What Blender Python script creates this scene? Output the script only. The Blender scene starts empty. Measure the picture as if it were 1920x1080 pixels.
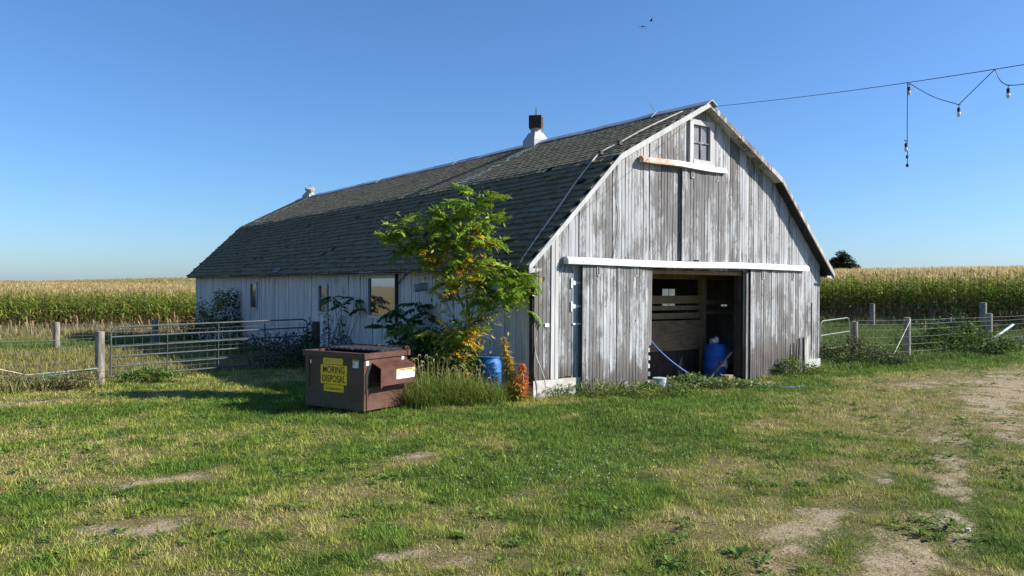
import bpy, math, random
import numpy as np
from mathutils import Vector, Matrix, Euler
random.seed(7)
RNG = np.random.default_rng(7)
SC = bpy.context.scene
COL = SC.collection

# ---------------------------------------------------------------- camera, sky, sun, exposure
cam_d = bpy.data.cameras.new('camera')
cam = bpy.data.objects.new('camera', cam_d)
COL.objects.link(cam)
CAM = Vector((-15.535, -12.877, 2.34))
YAW, PITCH, ROLL = 0.6385, -0.0007, 0.0065
cam_d.sensor_width = 36.0
cam_d.lens = 1441.9 / 1920 * 36.0
cam_d.clip_start, cam_d.clip_end = 0.1, 12000
fw = Vector((math.sin(YAW) * math.cos(PITCH), math.cos(YAW) * math.cos(PITCH), math.sin(PITCH)))
rt = Vector((math.cos(YAW), -math.sin(YAW), 0))
up = rt.cross(fw)
r2 = rt * math.cos(ROLL) + up * math.sin(ROLL)
u2 = -rt * math.sin(ROLL) + up * math.cos(ROLL)
cam.matrix_world = Matrix(((r2.x, u2.x, -fw.x, CAM.x), (r2.y, u2.y, -fw.y, CAM.y), (r2.z, u2.z, -fw.z, CAM.z), (0, 0, 0, 1)))
SC.camera = cam

SUN = Vector((1.36, -1.10, 1.07)).normalized()
world = bpy.data.worlds.new('World')
SC.world = world
world.use_nodes = True
wn = world.node_tree
bg = wn.nodes['Background']
sky = wn.nodes.new('ShaderNodeTexSky')
sky.sky_type = 'NISHITA'
sky.sun_disc = False
sky.sun_elevation = math.asin(SUN.z)
sky.sun_rotation = math.atan2(SUN.x, SUN.y)
sky.altitude = 0
sky.air_density = 1.0
sky.dust_density = 0.6
sky.ozone_density = 10.0
wn.links.new(sky.outputs[0], bg.inputs[0])
bg.inputs[1].default_value = 0.100
sun_d = bpy.data.lights.new('sun', 'SUN')
sun_d.energy = 5.0
sun_d.angle = math.radians(0.55)
sun_d.color = (1.0, 0.94, 0.84)
sun = bpy.data.objects.new('sun', sun_d)
COL.objects.link(sun)
sun.rotation_euler = SUN.to_track_quat('Z', 'Y').to_euler()
sun.location = SUN * 60
vs = SC.view_settings
vs.view_transform = 'Standard'
vs.look = 'None'
vs.exposure = 0.82
vs.gamma = 1.0
vs.use_curve_mapping = False
SC.cycles.use_denoising = True
SC.cycles.max_bounces = 5
SC.cycles.diffuse_bounces = 3
SC.cycles.glossy_bounces = 2
SC.cycles.transmission_bounces = 3
SC.cycles.transparent_max_bounces = 6
SC.cycles.caustics_reflective = False
SC.cycles.caustics_refractive = False
SC.cycles.use_adaptive_sampling = True
SC.cycles.adaptive_threshold = 0.015

# ---------------------------------------------------------------- node helpers and materials
class NT:
    def __init__(s, name):
        s.m = bpy.data.materials.new(name)
        s.m.use_nodes = True
        s.t = s.m.node_tree
        s.t.nodes.clear()
        s.out = s.t.nodes.new('ShaderNodeOutputMaterial')
    def n(s, typ, ins=None, **props):
        d = s.t.nodes.new('ShaderNode' + typ)
        for k, v in props.items():
            setattr(d, k, v)
        for k, v in (ins or {}).items():
            sock = d.inputs[k]
            if hasattr(v, 'is_linked') or hasattr(v, 'links'):
                s.t.links.new(v, sock)
            else:
                sock.default_value = v
        return d
    def pos(s):
        return s.n('NewGeometry').outputs['Position']
    def rnd(s):
        return s.n('ObjectInfo').outputs['Random']
    def math(s, op, a, b=0.0, clamp=False):
        return s.n('Math', {0: a, 1: b}, operation=op, use_clamp=clamp).outputs[0]
    def vscale(s, v, sc, off=None):
        d = s.n('VectorMath', {0: v, 1: sc}, operation='MULTIPLY').outputs[0]
        if off is not None:
            d = s.n('VectorMath', {0: d, 1: off}, operation='ADD').outputs[0]
        return d
    def noise(s, v, scale, detail=4, rough=.55):
        return s.n('TexNoise', {'Vector': v, 'Scale': scale, 'Detail': detail, 'Roughness': rough}).outputs[0]
    def sm(s, v, a, b, lo=0., hi=1.):
        return s.n('MapRange', {0: v, 1: a, 2: b, 3: lo, 4: hi}, interpolation_type='SMOOTHSTEP').outputs[0]
    def mix(s, f, a, b):
        d = s.n('Mix', data_type='RGBA')
        for sock, v in ((d.inputs[0], f), (d.inputs[6], a), (d.inputs[7], b)):
            if hasattr(v, 'links'):
                s.t.links.new(v, sock)
            else:
                sock.default_value = v if not isinstance(v, tuple) or len(v) == 4 else (*v, 1)
        return d.outputs[2]
    def bump(s, h, strength=.3, dist=.01):
        return s.n('Bump', {'Strength': strength, 'Distance': dist, 'Height': h}).outputs[0]
    def bsdf(s, color, rough=.8, metal=0., spec=.3, normal=None, **extra):
        ins = {'Base Color': color if hasattr(color, 'links') else (*color, 1), 'Roughness': rough, 'Metallic': metal, 'Specular IOR Level': spec}
        if normal is not None:
            ins['Normal'] = normal
        ins.update(extra)
        b = s.n('BsdfPrincipled', ins)
        s.t.links.new(b.outputs[0], s.out.inputs[0])
        return s.m

def m_plain(name, col, rough=.8, metal=0., spec=.3, var=.25, scale=6., bump=.15):
    t = NT(name)
    p = t.pos()
    n = t.noise(p, scale, 5, .6)
    c = t.mix(t.sm(n, .3, .7), tuple(x * (1 - var) for x in col), tuple(min(1, x * (1 + var)) for x in col))
    return t.bsdf(c, rough, metal, spec, t.bump(n, bump, .01))

def m_paint(name, bias, paint=(.50, .512, .528), bottom=1.0, low=.5):
    """white paint peeling off grey weathered boards"""
    t = NT(name)
    p, r = t.pos(), t.rnd()
    off = t.n('CombineXYZ', {0: t.math('MULTIPLY', r, 37.), 1: t.math('MULTIPLY', r, 17.), 2: t.math('MULTIPLY', r, 91.)}).outputs[0]
    streak = t.noise(t.vscale(p, (9, 9, .7), off), 1., 7, .66)
    flake = t.noise(t.vscale(p, (30, 30, 9), off), 1., 6, .7)
    blotch = t.noise(t.vscale(p, (2.3, 2.3, 1.5), off), 1., 5, .6)
    patch = t.noise(t.vscale(p, (.5, .5, .42)), 1., 4, .6)
    sep = t.n('SeparateXYZ', {0: p})
    z = sep.outputs[2]
    low_m = t.sm(z, 1.1, 0.0)
    m = t.math('ADD', t.math('MULTIPLY', streak, .75), t.math('MULTIPLY', flake, .42))
    m = t.math('ADD', m, t.math('MULTIPLY', blotch, .55))
    m = t.math('ADD', m, t.math('MULTIPLY', patch, low * 1.4))
    m = t.math('ADD', m, t.math('MULTIPLY', t.math('SUBTRACT', r, .5), .22))
    m = t.math('ADD', m, t.math('MULTIPLY', low_m, .16 * bottom))
    m = t.math('ADD', m, bias - .86 - .7 * low)
    mask = t.sm(m, -.03, .12)
    grain = t.noise(t.vscale(p, (70, 70, 2.2), off), 1., 5, .65)
    grey = t.mix(t.sm(grain, .3, .7), (.11, .107, .106), (.27, .266, .265))
    brown = t.mix(t.sm(grain, .3, .7), (.060, .053, .049), (.165, .145, .133))
    bsel = t.math('ADD', t.math('MULTIPLY', t.sm(patch, .46, .66), .5), t.math('MULTIPLY', low_m, .75 * bottom), True)
    bare = t.mix(bsel, grey, brown)
    pv = t.mix(t.sm(streak, .25, .6), tuple(x * 1.12 for x in paint), tuple(x * .74 for x in paint))
    pv = t.mix(t.sm(t.noise(t.vscale(p, (3.1, 3.1, .9), off), 1., 5, .65), .38, .68, 0, .55), pv, tuple(x * .55 for x in paint))
    pv = t.mix(t.math('MULTIPLY', r, .30), pv, tuple(x * .62 for x in paint))
    knot = t.n('TexVoronoi', {'Vector': t.vscale(p, (5, 5, 2.2), off), 'Scale': 1.}).outputs[0]
    c = t.mix(mask, pv, bare)
    c = t.mix(t.sm(knot, .085, .04), c, (.06, .05, .045))
    h = t.math('SUBTRACT', t.math('MULTIPLY', grain, .5), mask)
    return t.bsdf(c, .85, 0, .2, t.bump(h, .5, .004))

def m_wood(name, a, b, sc=(30, 30, 3)):
    t = NT(name)
    p = t.pos()
    g = t.noise(t.vscale(p, sc), 1., 6, .65)
    n = t.noise(p, 2.2, 4)
    c = t.mix(t.sm(t.math('ADD', t.math('MULTIPLY', g, .7), t.math('MULTIPLY', n, .3)), .35, .62), a, b)
    return t.bsdf(c, .9, 0, .15, t.bump(g, .4, .006))

def m_leaf(name, vcol=None, col=(.1, .18, .03), trans=.35, rough=.55):
    """foliage: colour from the 'col' attribute or a fixed colour varied per object"""
    t = NT(name)
    if vcol:
        c = t.n('VertexColor', layer_name=vcol).outputs[0]
    else:
        r = t.rnd()
        n = t.noise(t.pos(), 9., 3)
        f = t.math('ADD', t.math('MULTIPLY', r, .6), t.math('MULTIPLY', n, .5))
        c = t.mix(t.sm(f, .2, .85), tuple(x * .72 for x in col), tuple(x * 1.3 for x in col))
    d = t.n('BsdfPrincipled', {'Base Color': c, 'Roughness': rough, 'Specular IOR Level': .25})
    tr = t.n('BsdfTranslucent', {'Color': c})
    mx = t.n('MixShader', {0: trans, 1: d.outputs[0], 2: tr.outputs[0]})
    t.t.links.new(mx.outputs[0], t.out.inputs[0])
    return t.m

def m_glass(name, tint=(.012, .014, .014), refl=.3, rough=.03):
    t = NT(name)
    w = t.noise(t.pos(), 1.6, 2)
    nb = t.bump(w, .06, .02)
    d = t.n('BsdfPrincipled', {'Base Color': (*tint, 1), 'Roughness': .2, 'Specular IOR Level': .4})
    g = t.n('BsdfGlossy', {'Color': (.8, .84, .86, 1), 'Roughness': rough, 'Normal': nb})
    mx = t.n('MixShader', {0: refl, 1: d.outputs[0], 2: g.outputs[0]})
    t.t.links.new(mx.outputs[0], t.out.inputs[0])
    return t.m

def m_ground():
    """soil, dead thatch and green thatch mixed by the attributes that also sowed the grass"""
    t = NT('ground_soil')
    a = t.n('VertexColor', layer_name='mix').outputs[0]
    s = t.n('SeparateColor', {0: a})
    p = t.pos()
    n1 = t.noise(p, 5.5, 8, .7)
    n2 = t.noise(p, 34., 6, .7)
    n3 = t.noise(p, 1.3, 4, .6)
    soil = t.mix(t.sm(n2, .3, .7), (.20, .155, .10), (.47, .385, .275))
    soil = t.mix(t.sm(n3, .35, .65, 0, .6), soil, (.36, .27, .165))
    th = t.mix(t.sm(n2, .3, .7), (.07, .060, .024), (.23, .19, .085))
    gr = t.mix(t.sm(n2, .3, .72), (.022, .036, .008), (.09, .12, .028))
    g = t.mix(t.sm(t.math('ADD', s.outputs[1], t.math('MULTIPLY', t.math('SUBTRACT', n1, .5), .7)), .3, .7), th, gr)
    c = t.mix(t.sm(t.math('ADD', s.outputs[0], t.math('ADD', t.math('MULTIPLY', t.math('SUBTRACT', n1, .5), .9), t.math('MULTIPLY', t.math('SUBTRACT', n2, .5), .8))), .30, .78), g, soil)
    field = t.mix(t.sm(n3, .3, .7), (.30, .21, .085), (.22, .17, .06))
    c = t.mix(s.outputs[2], c, field)
    return t.bsdf(c, .95, 0, .1, t.bump(n2, .6, .03))

def m_shingle(name='shingle'):
    t = NT(name)
    p = t.pos()
    r = t.rnd()
    n1 = t.noise(t.vscale(p, (4.2, 3.4, 5.5)), 1., 5, .7)
    n2 = t.noise(p, .55, 4, .6)
    n3 = t.noise(p, 60., 4, .7)
    a = t.mix(t.sm(n1, .30, .70), (.092, .079, .048), (.205, .178, .115))
    moss = t.mix(t.sm(n2, .46, .64, 0, .6), a, (.15, .143, .075))
    c = t.mix(t.sm(n3, .35, .7, 0, .35), moss, (.235, .21, .14))
    return t, c, n3

MAT = {}
MAT['paint_front'] = m_paint('peeling_paint_front', .036)
MAT['paint_door'] = m_paint('peeling_paint_door', .075, bottom=1.35)
MAT['paint_hay'] = m_paint('peeling_paint_hay_door', .15, bottom=.2)
MAT['paint_side'] = m_paint('peeling_paint_side', -.17, paint=(.74, .71, .66), bottom=.55, low=.35)
MAT['trim'] = m_paint('worn_white_trim', -.21, paint=(.64, .64, .63), bottom=.2, low=.3)
MAT['trim_worn'] = m_paint('bare_trim', .05, paint=(.55, .53, .5), bottom=.2)
MAT['white_sheet'] = m_plain('white_painted_metal', (.80, .81, .83), .45, 0, .4, .06, 3.)
def _rusty():
    t = NT('rusting_white_track')
    p = t.pos()
    sx = t.n('SeparateXYZ', {0: p}).outputs[0]
    n = t.noise(t.vscale(p, (4.5, 4.5, 12.)), 1., 8, .78)
    m = t.math('ADD', n, t.sm(sx, .1, -1.6, -.25, .13))
    c = t.mix(t.sm(m, .45, .68), (.78, .76, .73), t.mix(t.sm(n, .45, .7), (.42, .22, .12), (.56, .40, .30)))
    return t.bsdf(c, .6, 0, .3, t.bump(n, .2, .004))
MAT['rust_track'] = _rusty()
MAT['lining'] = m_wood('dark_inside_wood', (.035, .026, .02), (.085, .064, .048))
MAT['beam'] = m_wood('inside_beam', (.20, .135, .08), (.36, .25, .15))
MAT['plywood'] = m_wood('plywood', (.20, .125, .065), (.32, .21, .12), (3, 3, 14))
MAT['concrete'] = m_plain('concrete', (.50, .48, .44), .92, 0, .2, .22, 7., .3)
MAT['floor'] = m_plain('barn_floor', (.13, .105, .08), .95, 0, .1, .35, 5.)
_t, _c, _n = m_shingle()
MAT['shingle'] = _t.bsdf(_c, .92, 0, .15, _t.bump(_n, .4, .006))
MAT['deck'] = m_plain('roof_deck', (.03, .03, .028), .95)
MAT['galv'] = m_plain('galvanised_sheet', (.40, .41, .42), .55, .15, .4, .15, 3.)
MAT['galv_white'] = m_plain('white_galvanised', (.34, .34, .335), .6, .0, .4, .12, 5.)
MAT['rust'] = m_plain('rusted_iron', (.055, .036, .03), .8, .2, .3, .5, 9.)
MAT['rust_red'] = m_plain('rust_red_patch', (.33, .15, .09), .8, .1, .3, .4, 9.)
MAT['gate'] = m_plain('grey_tube_steel', (.085, .095, .10), .7, .0, .2, .2, 4.)
MAT['gate_bright'] = m_plain('bright_tube_steel', (.17, .18, .185), .6, .1, .5, .2, 4.)
MAT['wire'] = m_plain('fence_wire', (.17, .175, .17), .75, .0, .2, .25, 8.)
MAT['post'] = m_wood('weathered_post', (.12, .105, .09), (.30, .275, .24), (30, 30, 2.5))
MAT['tpost'] = m_plain('green_steel_post', (.03, .09, .07), .6, .2, .3, .3, 8.)
MAT['teal_pipe'] = m_plain('teal_pipe', (.09, .22, .21), .5, .1, .4, .3, 6.)
MAT['pale_pipe'] = m_plain('pale_teal_pipe', (.34, .45, .45), .5, .1, .4, .2, 6.)
MAT['glass'] = m_glass('dark_window_glass', refl=.34)
MAT['glass_thin'] = m_glass('dim_window_glass', tint=(.02, .022, .022), refl=.16)
MAT['dusty_pane'] = m_plain('dusty_pane', (.17, .175, .175), .25, 0, .6, .25, 2.5, .03)
MAT['maroon'] = m_plain('maroon_steel', (.088, .040, .034), .5, 0, .35, .22, 3.5, .08)
MAT['brown'] = m_plain('brown_steel', (.062, .043, .027), .55, 0, .3, .18, 3.5, .08)
def m_grime(name, col, dirt, rough, spec, scr=.5):
    t = NT(name)
    p = t.pos()
    n = t.noise(p, 3., 6, .65)
    st = t.noise(t.vscale(p, (16, 16, 1.6)), 1., 6, .7)
    fine = t.noise(p, 38., 5, .75)
    z = t.n('SeparateXYZ', {0: p}).outputs[2]
    c = t.mix(t.sm(n, .3, .7), tuple(x * .8 for x in col), tuple(x * 1.22 for x in col))
    c = t.mix(t.math('MULTIPLY', t.sm(st, .5, .72), .45), c, dirt)
    c = t.mix(t.math('MULTIPLY', t.sm(fine, .62, .72), scr), c, tuple(min(1, x * 2.2 + .03) for x in col))
    low_ = t.math('MULTIPLY', t.sm(z, .42, .02), t.sm(n, .25, .6))
    c = t.mix(t.math('MULTIPLY', low_, .6), c, dirt)
    return t.bsdf(c, t.sm(n, .2, .8, rough, rough + .25), 0, spec, t.bump(t.math('ADD', n, t.math('MULTIPLY', fine, .12)), .25, .03))
MAT['maroon'] = m_grime('maroon_steel', (.092, .036, .026), (.12, .08, .055), .42, .35)
MAT['brown'] = m_grime('brown_steel', (.105, .064, .034), (.14, .10, .065), .5, .3)
MAT['white_sheet'] = m_grime('white_painted_metal', (.62, .63, .64), (.36, .32, .28), .5, .3, .25)
MAT['black'] = m_plain('black_plastic', (.02, .02, .022), .5, 0, .35, .3, 9.)
MAT['yellow'] = m_plain('yellow_sticker', (.92, .56, .015), .5, 0, .3, .08, 12.)
MAT['ink'] = m_plain('black_ink', (.018, .018, .02), .5, 0, .3, .1)
MAT['ink_pale'] = m_plain('pale_ink', (.55, .40, .16), .5, 0, .3, .1)
MAT['ink_brown'] = m_plain('brown_ink', (.28, .17, .02), .5, 0, .3, .1)
MAT['sticker'] = m_plain('white_sticker', (.72, .73, .72), .5, 0, .3, .08, 20.)
MAT['blue_drum'] = m_grime('blue_plastic', (.014, .125, .36), (.12, .13, .14), .42, .35, .35)
MAT['blue_drum2'] = m_grime('deep_blue_plastic', (.014, .11, .52), (.09, .11, .16), .42, .35, .3)
MAT['blue_hose'] = m_plain('blue_hose', (.13, .22, .55), .4, 0, .4, .1)
MAT['bucket'] = m_plain('grey_bucket', (.40, .47, .52), .5, 0, .4, .12, 8.)
MAT['bag'] = m_plain('crumpled_white_plastic', (.6, .62, .62), .4, 0, .4, .3, 20., .5)
MAT['cable_black'] = m_plain('black_cable', (.015, .016, .022), .5)
MAT['cable_pale'] = m_plain('pale_braided_cable', (.52, .48, .42), .7)
MAT['bark'] = m_wood('bark', (.10, .075, .055), (.24, .19, .145), (20, 20, 6))
MAT['bark_dark'] = m_wood('dark_bark', (.05, .04, .03), (.11, .09, .07), (3, 3, 1))
MAT['foliage'] = m_leaf('foliage', 'col', trans=.32)
MAT['grass'] = m_leaf('grass', 'col', trans=.28, rough=.6)
MAT['corn'] = m_leaf('corn', 'col', trans=.42, rough=.5)
MAT['leaf_green'] = m_leaf('tree_leaf_green', None, (.20, .32, .035), .42, .4)
MAT['leaf_lime'] = m_leaf('tree_leaf_lime', None, (.32, .40, .045), .42, .4)
MAT['leaf_yellow'] = m_leaf('tree_leaf_yellow', None, (.62, .36, .03), .4, .45)
MAT['leaf_shaded'] = m_leaf('tree_leaf_shaded', None, (.05, .12, .03), .3, .45)  # darker copy of the leaf green, with shade put into its colour
MAT['ground'] = m_ground()
MAT['bird'] = m_plain('dark_feathers', (.02, .02, .022), .8)
def _bulb():
    t = NT('clear_bulb')
    d = t.n('BsdfPrincipled', {'Base Color': (.85, .83, .80, 1), 'Roughness': .12, 'Specular IOR Level': .6, 'Transmission Weight': .35, 'IOR': 1.3})
    t.t.links.new(d.outputs[0], t.out.inputs[0])
    return t.m
MAT['bulb'] = _bulb()
def _dirty():
    t = NT('dirty_window_glass')
    n = t.noise(t.pos(), 5., 4)
    tr = t.n('BsdfTranslucent', {'Color': t.mix(n, (.30, .32, .33), (.5, .52, .53))})
    d = t.n('BsdfPrincipled', {'Base Color': (.35, .36, .36, 1), 'Roughness': .3})
    mx = t.n('MixShader', {0: .75, 1: d.outputs[0], 2: tr.outputs[0]})
    t.t.links.new(mx.outputs[0], t.out.inputs[0])
    return t.m
MAT['dirty_glass'] = _dirty()

# ---------------------------------------------------------------- mesh helpers
class MB:
    def __init__(s):
        s.v, s.f = [], []
    def add(s, vs, fs):
        o = len(s.v)
        s.v += [tuple(v) for v in vs]
        s.f += [tuple(i + o for i in f) for f in fs]
        return s
    def box(s, x0, x1, y0, y1, z0, z1, M=None, tx=0, ty=0):
        """box; tx, ty shrink the bottom inwards for a taper"""
        vs = [Vector(p) for p in ((x0 + tx, y0 + ty, z0), (x1 - tx, y0 + ty, z0), (x1 - tx, y1 - ty, z0), (x0 + tx, y1 - ty, z0), (x0, y0, z1), (x1, y0, z1), (x1, y1, z1), (x0, y1, z1))]
        if M is not None:
            vs = [M @ v for v in vs]
        return s.add(vs, [(0, 3, 2, 1), (4, 5, 6, 7), (0, 1, 5, 4), (1, 2, 6, 5), (2, 3, 7, 6), (3, 0, 4, 7)])
    def bar(s, a, b, w, h, upv=(0, 0, 1)):
        a, b = Vector(a), Vector(b)
        d = (b - a)
        L = d.length
        d.normalize()
        x = d.cross(Vector(upv))
        if x.length < 1e-4:
            x = d.cross(Vector((0, 1, 0)))
        x.normalize()
        z = x.cross(d)
        M = Matrix(((x.x, d.x, z.x, a.x), (x.y, d.y, z.y, a.y), (x.z, d.z, z.z, a.z), (0, 0, 0, 1)))
        return s.box(-w / 2, w / 2, 0, L, -h / 2, h / 2, M)
    def tube(s, pts, r, n=8, caps=True):
        pts = [Vector(p) for p in pts]
        rs = r if isinstance(r, (list, tuple)) else [r] * len(pts)
        o = len(s.v)
        ref = None
        for i, p in enumerate(pts):
            d = (pts[min(i + 1, len(pts) - 1)] - pts[max(i - 1, 0)]).normalized()
            if ref is None:
                ref = d.cross(Vector((0, 0, 1)) if abs(d.z) < .9 else Vector((1, 0, 0))).normalized()
            ref = (ref - d * ref.dot(d)).normalized()
            b = d.cross(ref)
            for k in range(n):
                a = 2 * math.pi * k / n
                s.v.append(tuple(p + (ref * math.cos(a) + b * math.sin(a)) * rs[i]))
        for i in range(len(pts) - 1):
            for k in range(n):
                s.f.append((o + i * n + k, o + i * n + (k + 1) % n, o + (i + 1) * n + (k + 1) % n, o + (i + 1) * n + k))
        if caps:
            s.f.append(tuple(o + k for k in range(n))[::-1])
            s.f.append(tuple(o + (len(pts) - 1) * n + k for k in range(n)))
        return s
    def lathe(s, prof, n=20, M=None, cap=True):
        o = len(s.v)
        for r, z in prof:
            for k in range(n):
                a = 2 * math.pi * k / n
                p = Vector((r * math.cos(a), r * math.sin(a), z))
                s.v.append(tuple(M @ p if M is not None else p))
        for i in range(len(prof) - 1):
            for k in range(n):
                s.f.append((o + i * n + k, o + i * n + (k + 1) % n, o + (i + 1) * n + (k + 1) % n, o + (i + 1) * n + k))
        if cap:
            s.f.append(tuple(o + k for k in range(n))[::-1])
            s.f.append(tuple(o + (len(prof) - 1) * n + k for k in range(n)))
        return s
    def prism(s, poly, y0, y1, axis='y'):
        """polygon in the (x, z) plane pulled through y, or in (y, z) pulled through x"""
        n = len(poly)
        f = (lambda a, b, c: (a, c, b)) if axis == 'y' else (lambda a, b, c: (c, a, b))
        vs = [f(a, b, y0) for a, b in poly] + [f(a, b, y1) for a, b in poly]
        fs = [tuple(range(n)), tuple(range(2 * n - 1, n - 1, -1))]
        fs += [(i, (i + 1) % n + 0, (i + 1) % n + n, i + n)[::-1] for i in range(n)]
        return s.add(vs, fs)
    def mesh(s, name, mat, smooth=False):
        me = bpy.data.meshes.new(name)
        me.from_pydata(s.v, [], s.f)
        me.validate()
        bm_fix(me)
        if mat:
            me.materials.append(mat)
        if smooth:
            me.shade_smooth()
            try:
                me.set_sharp_from_angle(angle=math.radians(40))
            except Exception:
                pass
        return me
    def build(s, name, mat, parent=None, smooth=False, loc=None, rot=None):
        return link(name, s.mesh(name, MAT[mat] if isinstance(mat, str) else mat, smooth), parent, loc, rot)

import bmesh
def bm_fix(me):
    b = bmesh.new()
    b.from_mesh(me)
    bmesh.ops.recalc_face_normals(b, faces=b.faces)
    b.to_mesh(me)
    b.free()

def link(name, data, parent=None, loc=None, rot=None):
    o = bpy.data.objects.new(name, data)
    COL.objects.link(o)
    if parent is not None:
        o.parent = parent
    if loc is not None:
        o.location = loc
    if rot is not None:
        o.rotation_euler = rot
    return o

def tag(o, label, cat, group=None, kind=None):
    o['label'] = label
    if cat:
        o['category'] = cat
    if group:
        o['group'] = group
    if kind:
        o['kind'] = kind
    return o

def thing(name, label, cat, loc=(0, 0, 0), rz=0, group=None):
    return tag(link(name, None, None, loc, (0, 0, rz)), label, cat, group)

def np_mesh(name, V, T, C=None, mat=None, smooth=False, cname='col'):
    """mesh from numpy vertices, triangles (or quads) and per-vertex colours"""
    me = bpy.data.meshes.new(name)
    k = T.shape[1]
    me.vertices.add(len(V))
    me.vertices.foreach_set('co', np.ascontiguousarray(V, np.float32).ravel())
    me.loops.add(T.size)
    me.loops.foreach_set('vertex_index', np.ascontiguousarray(T, np.int32).ravel())
    me.polygons.add(len(T))
    me.polygons.foreach_set('loop_start', np.arange(0, T.size, k, dtype=np.int32))
    if C is not None:
        a = me.color_attributes.new(cname, 'FLOAT_COLOR', 'POINT')
        C4 = np.ones((len(V), 4), np.float32)
        C4[:, :3] = C
        a.data.foreach_set('color', C4.ravel())
    me.update(calc_edges=True)
    if mat:
        me.materials.append(MAT[mat])
    if smooth:
        me.shade_smooth()
    return me

# value noise for laying out ground cover (world metres)
_G = RNG.random((64, 64))
def vnoise(x, y, s, ox=0., oy=0.):
    x, y = np.asarray(x, float) / s + 100 + ox, np.asarray(y, float) / s + 100 + oy
    xi, yi = np.floor(x).astype(int), np.floor(y).astype(int)
    fx, fy = x - xi, y - yi
    fx, fy = fx * fx * (3 - 2 * fx), fy * fy * (3 - 2 * fy)
    g = lambda i, j: _G[i % 64, j % 64]
    return (g(xi, yi) * (1 - fx) + g(xi + 1, yi) * fx) * (1 - fy) + (g(xi, yi + 1) * (1 - fx) + g(xi + 1, yi + 1) * fx) * fy
def fbm(x, y, s, ox=0.):
    return (vnoise(x, y, s, ox) + .5 * vnoise(x, y, s / 2.1, ox + 7) + .25 * vnoise(x, y, s / 4.3, ox + 13)) / 1.75
def sstep(v, a, b):
    t = np.clip((np.asarray(v, float) - a) / (b - a), 0, 1)
    return t * t * (3 - 2 * t)

# ---------------------------------------------------------------- the lie of the land
def tz(x, y):
    x, y = np.asarray(x, float), np.asarray(y, float)
    sx = np.maximum(0, x - 17)
    z = 9 * (1 - np.exp(-.042 * sx / 9)) * sstep(sx, -1, 10)
    left = 1 - sstep(x, 6, 22)
    z = z - .40 * sstep(y, 11, 34) * left
    z = z + .0062 * np.clip(y - 45, 0, 230)
    z = z - .12 * np.exp(-((x - 1.) / 3.2) ** 2 - ((y - .6) / 1.7) ** 2)
    return z
def tzf(x, y):
    return float(tz(x, y))

# bare soil patches and lush patches of the yard: (x, y, long radius, short radius, angle, strength)
DIRT = [(-8.8, -8.5, .95, .24, .15, .85), (-8.2, -8.45, .6, .2, .2, .8), (-9.8, -8.95, .9, .22, .2, .85), (-8.3, -9.4, .8, .28, .6, .85), (-7.6, -9.4, .9, .26, .5, .85), (-9.1, -9.6, .8, .3, .3, .9),
        (-5.3, -8.4, .9, .28, .5, .8), (1.6, -6.1, 2.2, .6, .45, .9), (4.0, -5.6, 2.4, .7, .4, .95), (.2, -5.1, 1.5, .4, .4, .6), (-6.2, -7.9, .7, .22, .4, .75), (-6.0, -8.8, .9, .25, .4, .85),
        (-6.9, -7.5, .6, .2, .3, .8), (-5.8, -7.0, .6, .2, .3, .7), (-.9, -7.3, 1.6, .4, .5, .85), (-2.3, -6.9, 1.1, .3, .5, .7), (2.1, -3.4, 1.0, .3, .4, .6), (4.0, -3.5, 1.3, .35, .4, .65),
        (-14.08, -4.74, .46, .32, -.5, 1.5), (-13.44, -3.09, .65, .24, -.1, 1.1), (-14.1, -3.5, .35, .14, -.2, 1.), (-10.3, -3.56, .34, .17, -.3, 1.2), (-12.26, -7.0, .6, .15, -.3, 1.), (-11.9, -7.3, .7, .2, -.3, 1.),
        (-9.9, 5.7, .5, .3, 0, .3), (-14.4, 4.9, 1.6, .35, 0, .8), (-.1, -1.35, 1.3, .3, -.1, .9), (1.3, -.9, 1.2, .35, .1, .9), (-4.3, -7.9, .8, .25, .5, .75), (8.5, -2.6, 3.0, .5, .3, .5), (7.3, -4.4, 3.0, .9, .3, .8),
        (10.5, 2.5, 1.6, .6, .1, .7)]
LUSH = [(-9.9, -4.9, 1.7, 1.0, .3, .9), (-8.6, -4.8, 1.6, 1.0, .3, 1), (-6.4, -3.4, 2.0, 1.2, .2, 1), (-3.6, -2.3, 2.4, 1.0, .1, .95), (-9.6, -6.6, 1.2, .6, .2, .8), (-7.0, -1.7, 1.6, .8, 0, .8), (-6.0, -4.9, 1.5, .8, .3, .7),
        (-10.6, -3.0, 1.5, .7, .2, .6), (.5, -2.2, 2.0, .6, 0, .8), (7.0, -1.0, 3.5, .9, 0, 1), (12, -1.6, 4, 1.2, 0, 1), (-13.2, -2.4, .9, .25, -.1, .9), (-13.8, -3.4, .7, .25, -.1, .9), (-14.6, -3.2, .8, .4, 0, .8),
        (-13.5, -4.1, .6, .2, -.1, .8), (-9.9, -7.1, .5, .25, .1, .7), (-12.9, -6.8, .4, .2, 0, .7), (-14.0, 3.6, 2.0, .5, 0, .7), (-9.2, 1.6, 2.5, 2.5, 0, .6), (-12, 3.2, 2.5, .7, 0, .45)]
def blobs(x, y, L, ga=1., gb=1.):
    r = np.zeros_like(x)
    for bx, by, a, b, an, s in L:
        c, sn = math.cos(an), math.sin(an)
        dx, dy = x - bx, y - by
        q = ((dx * c + dy * sn) / (a * ga)) ** 2 + ((-dx * sn + dy * c) / (b * gb)) ** 2
        r = np.maximum(r, s * np.exp(-q * 1.1))
    return r
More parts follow.
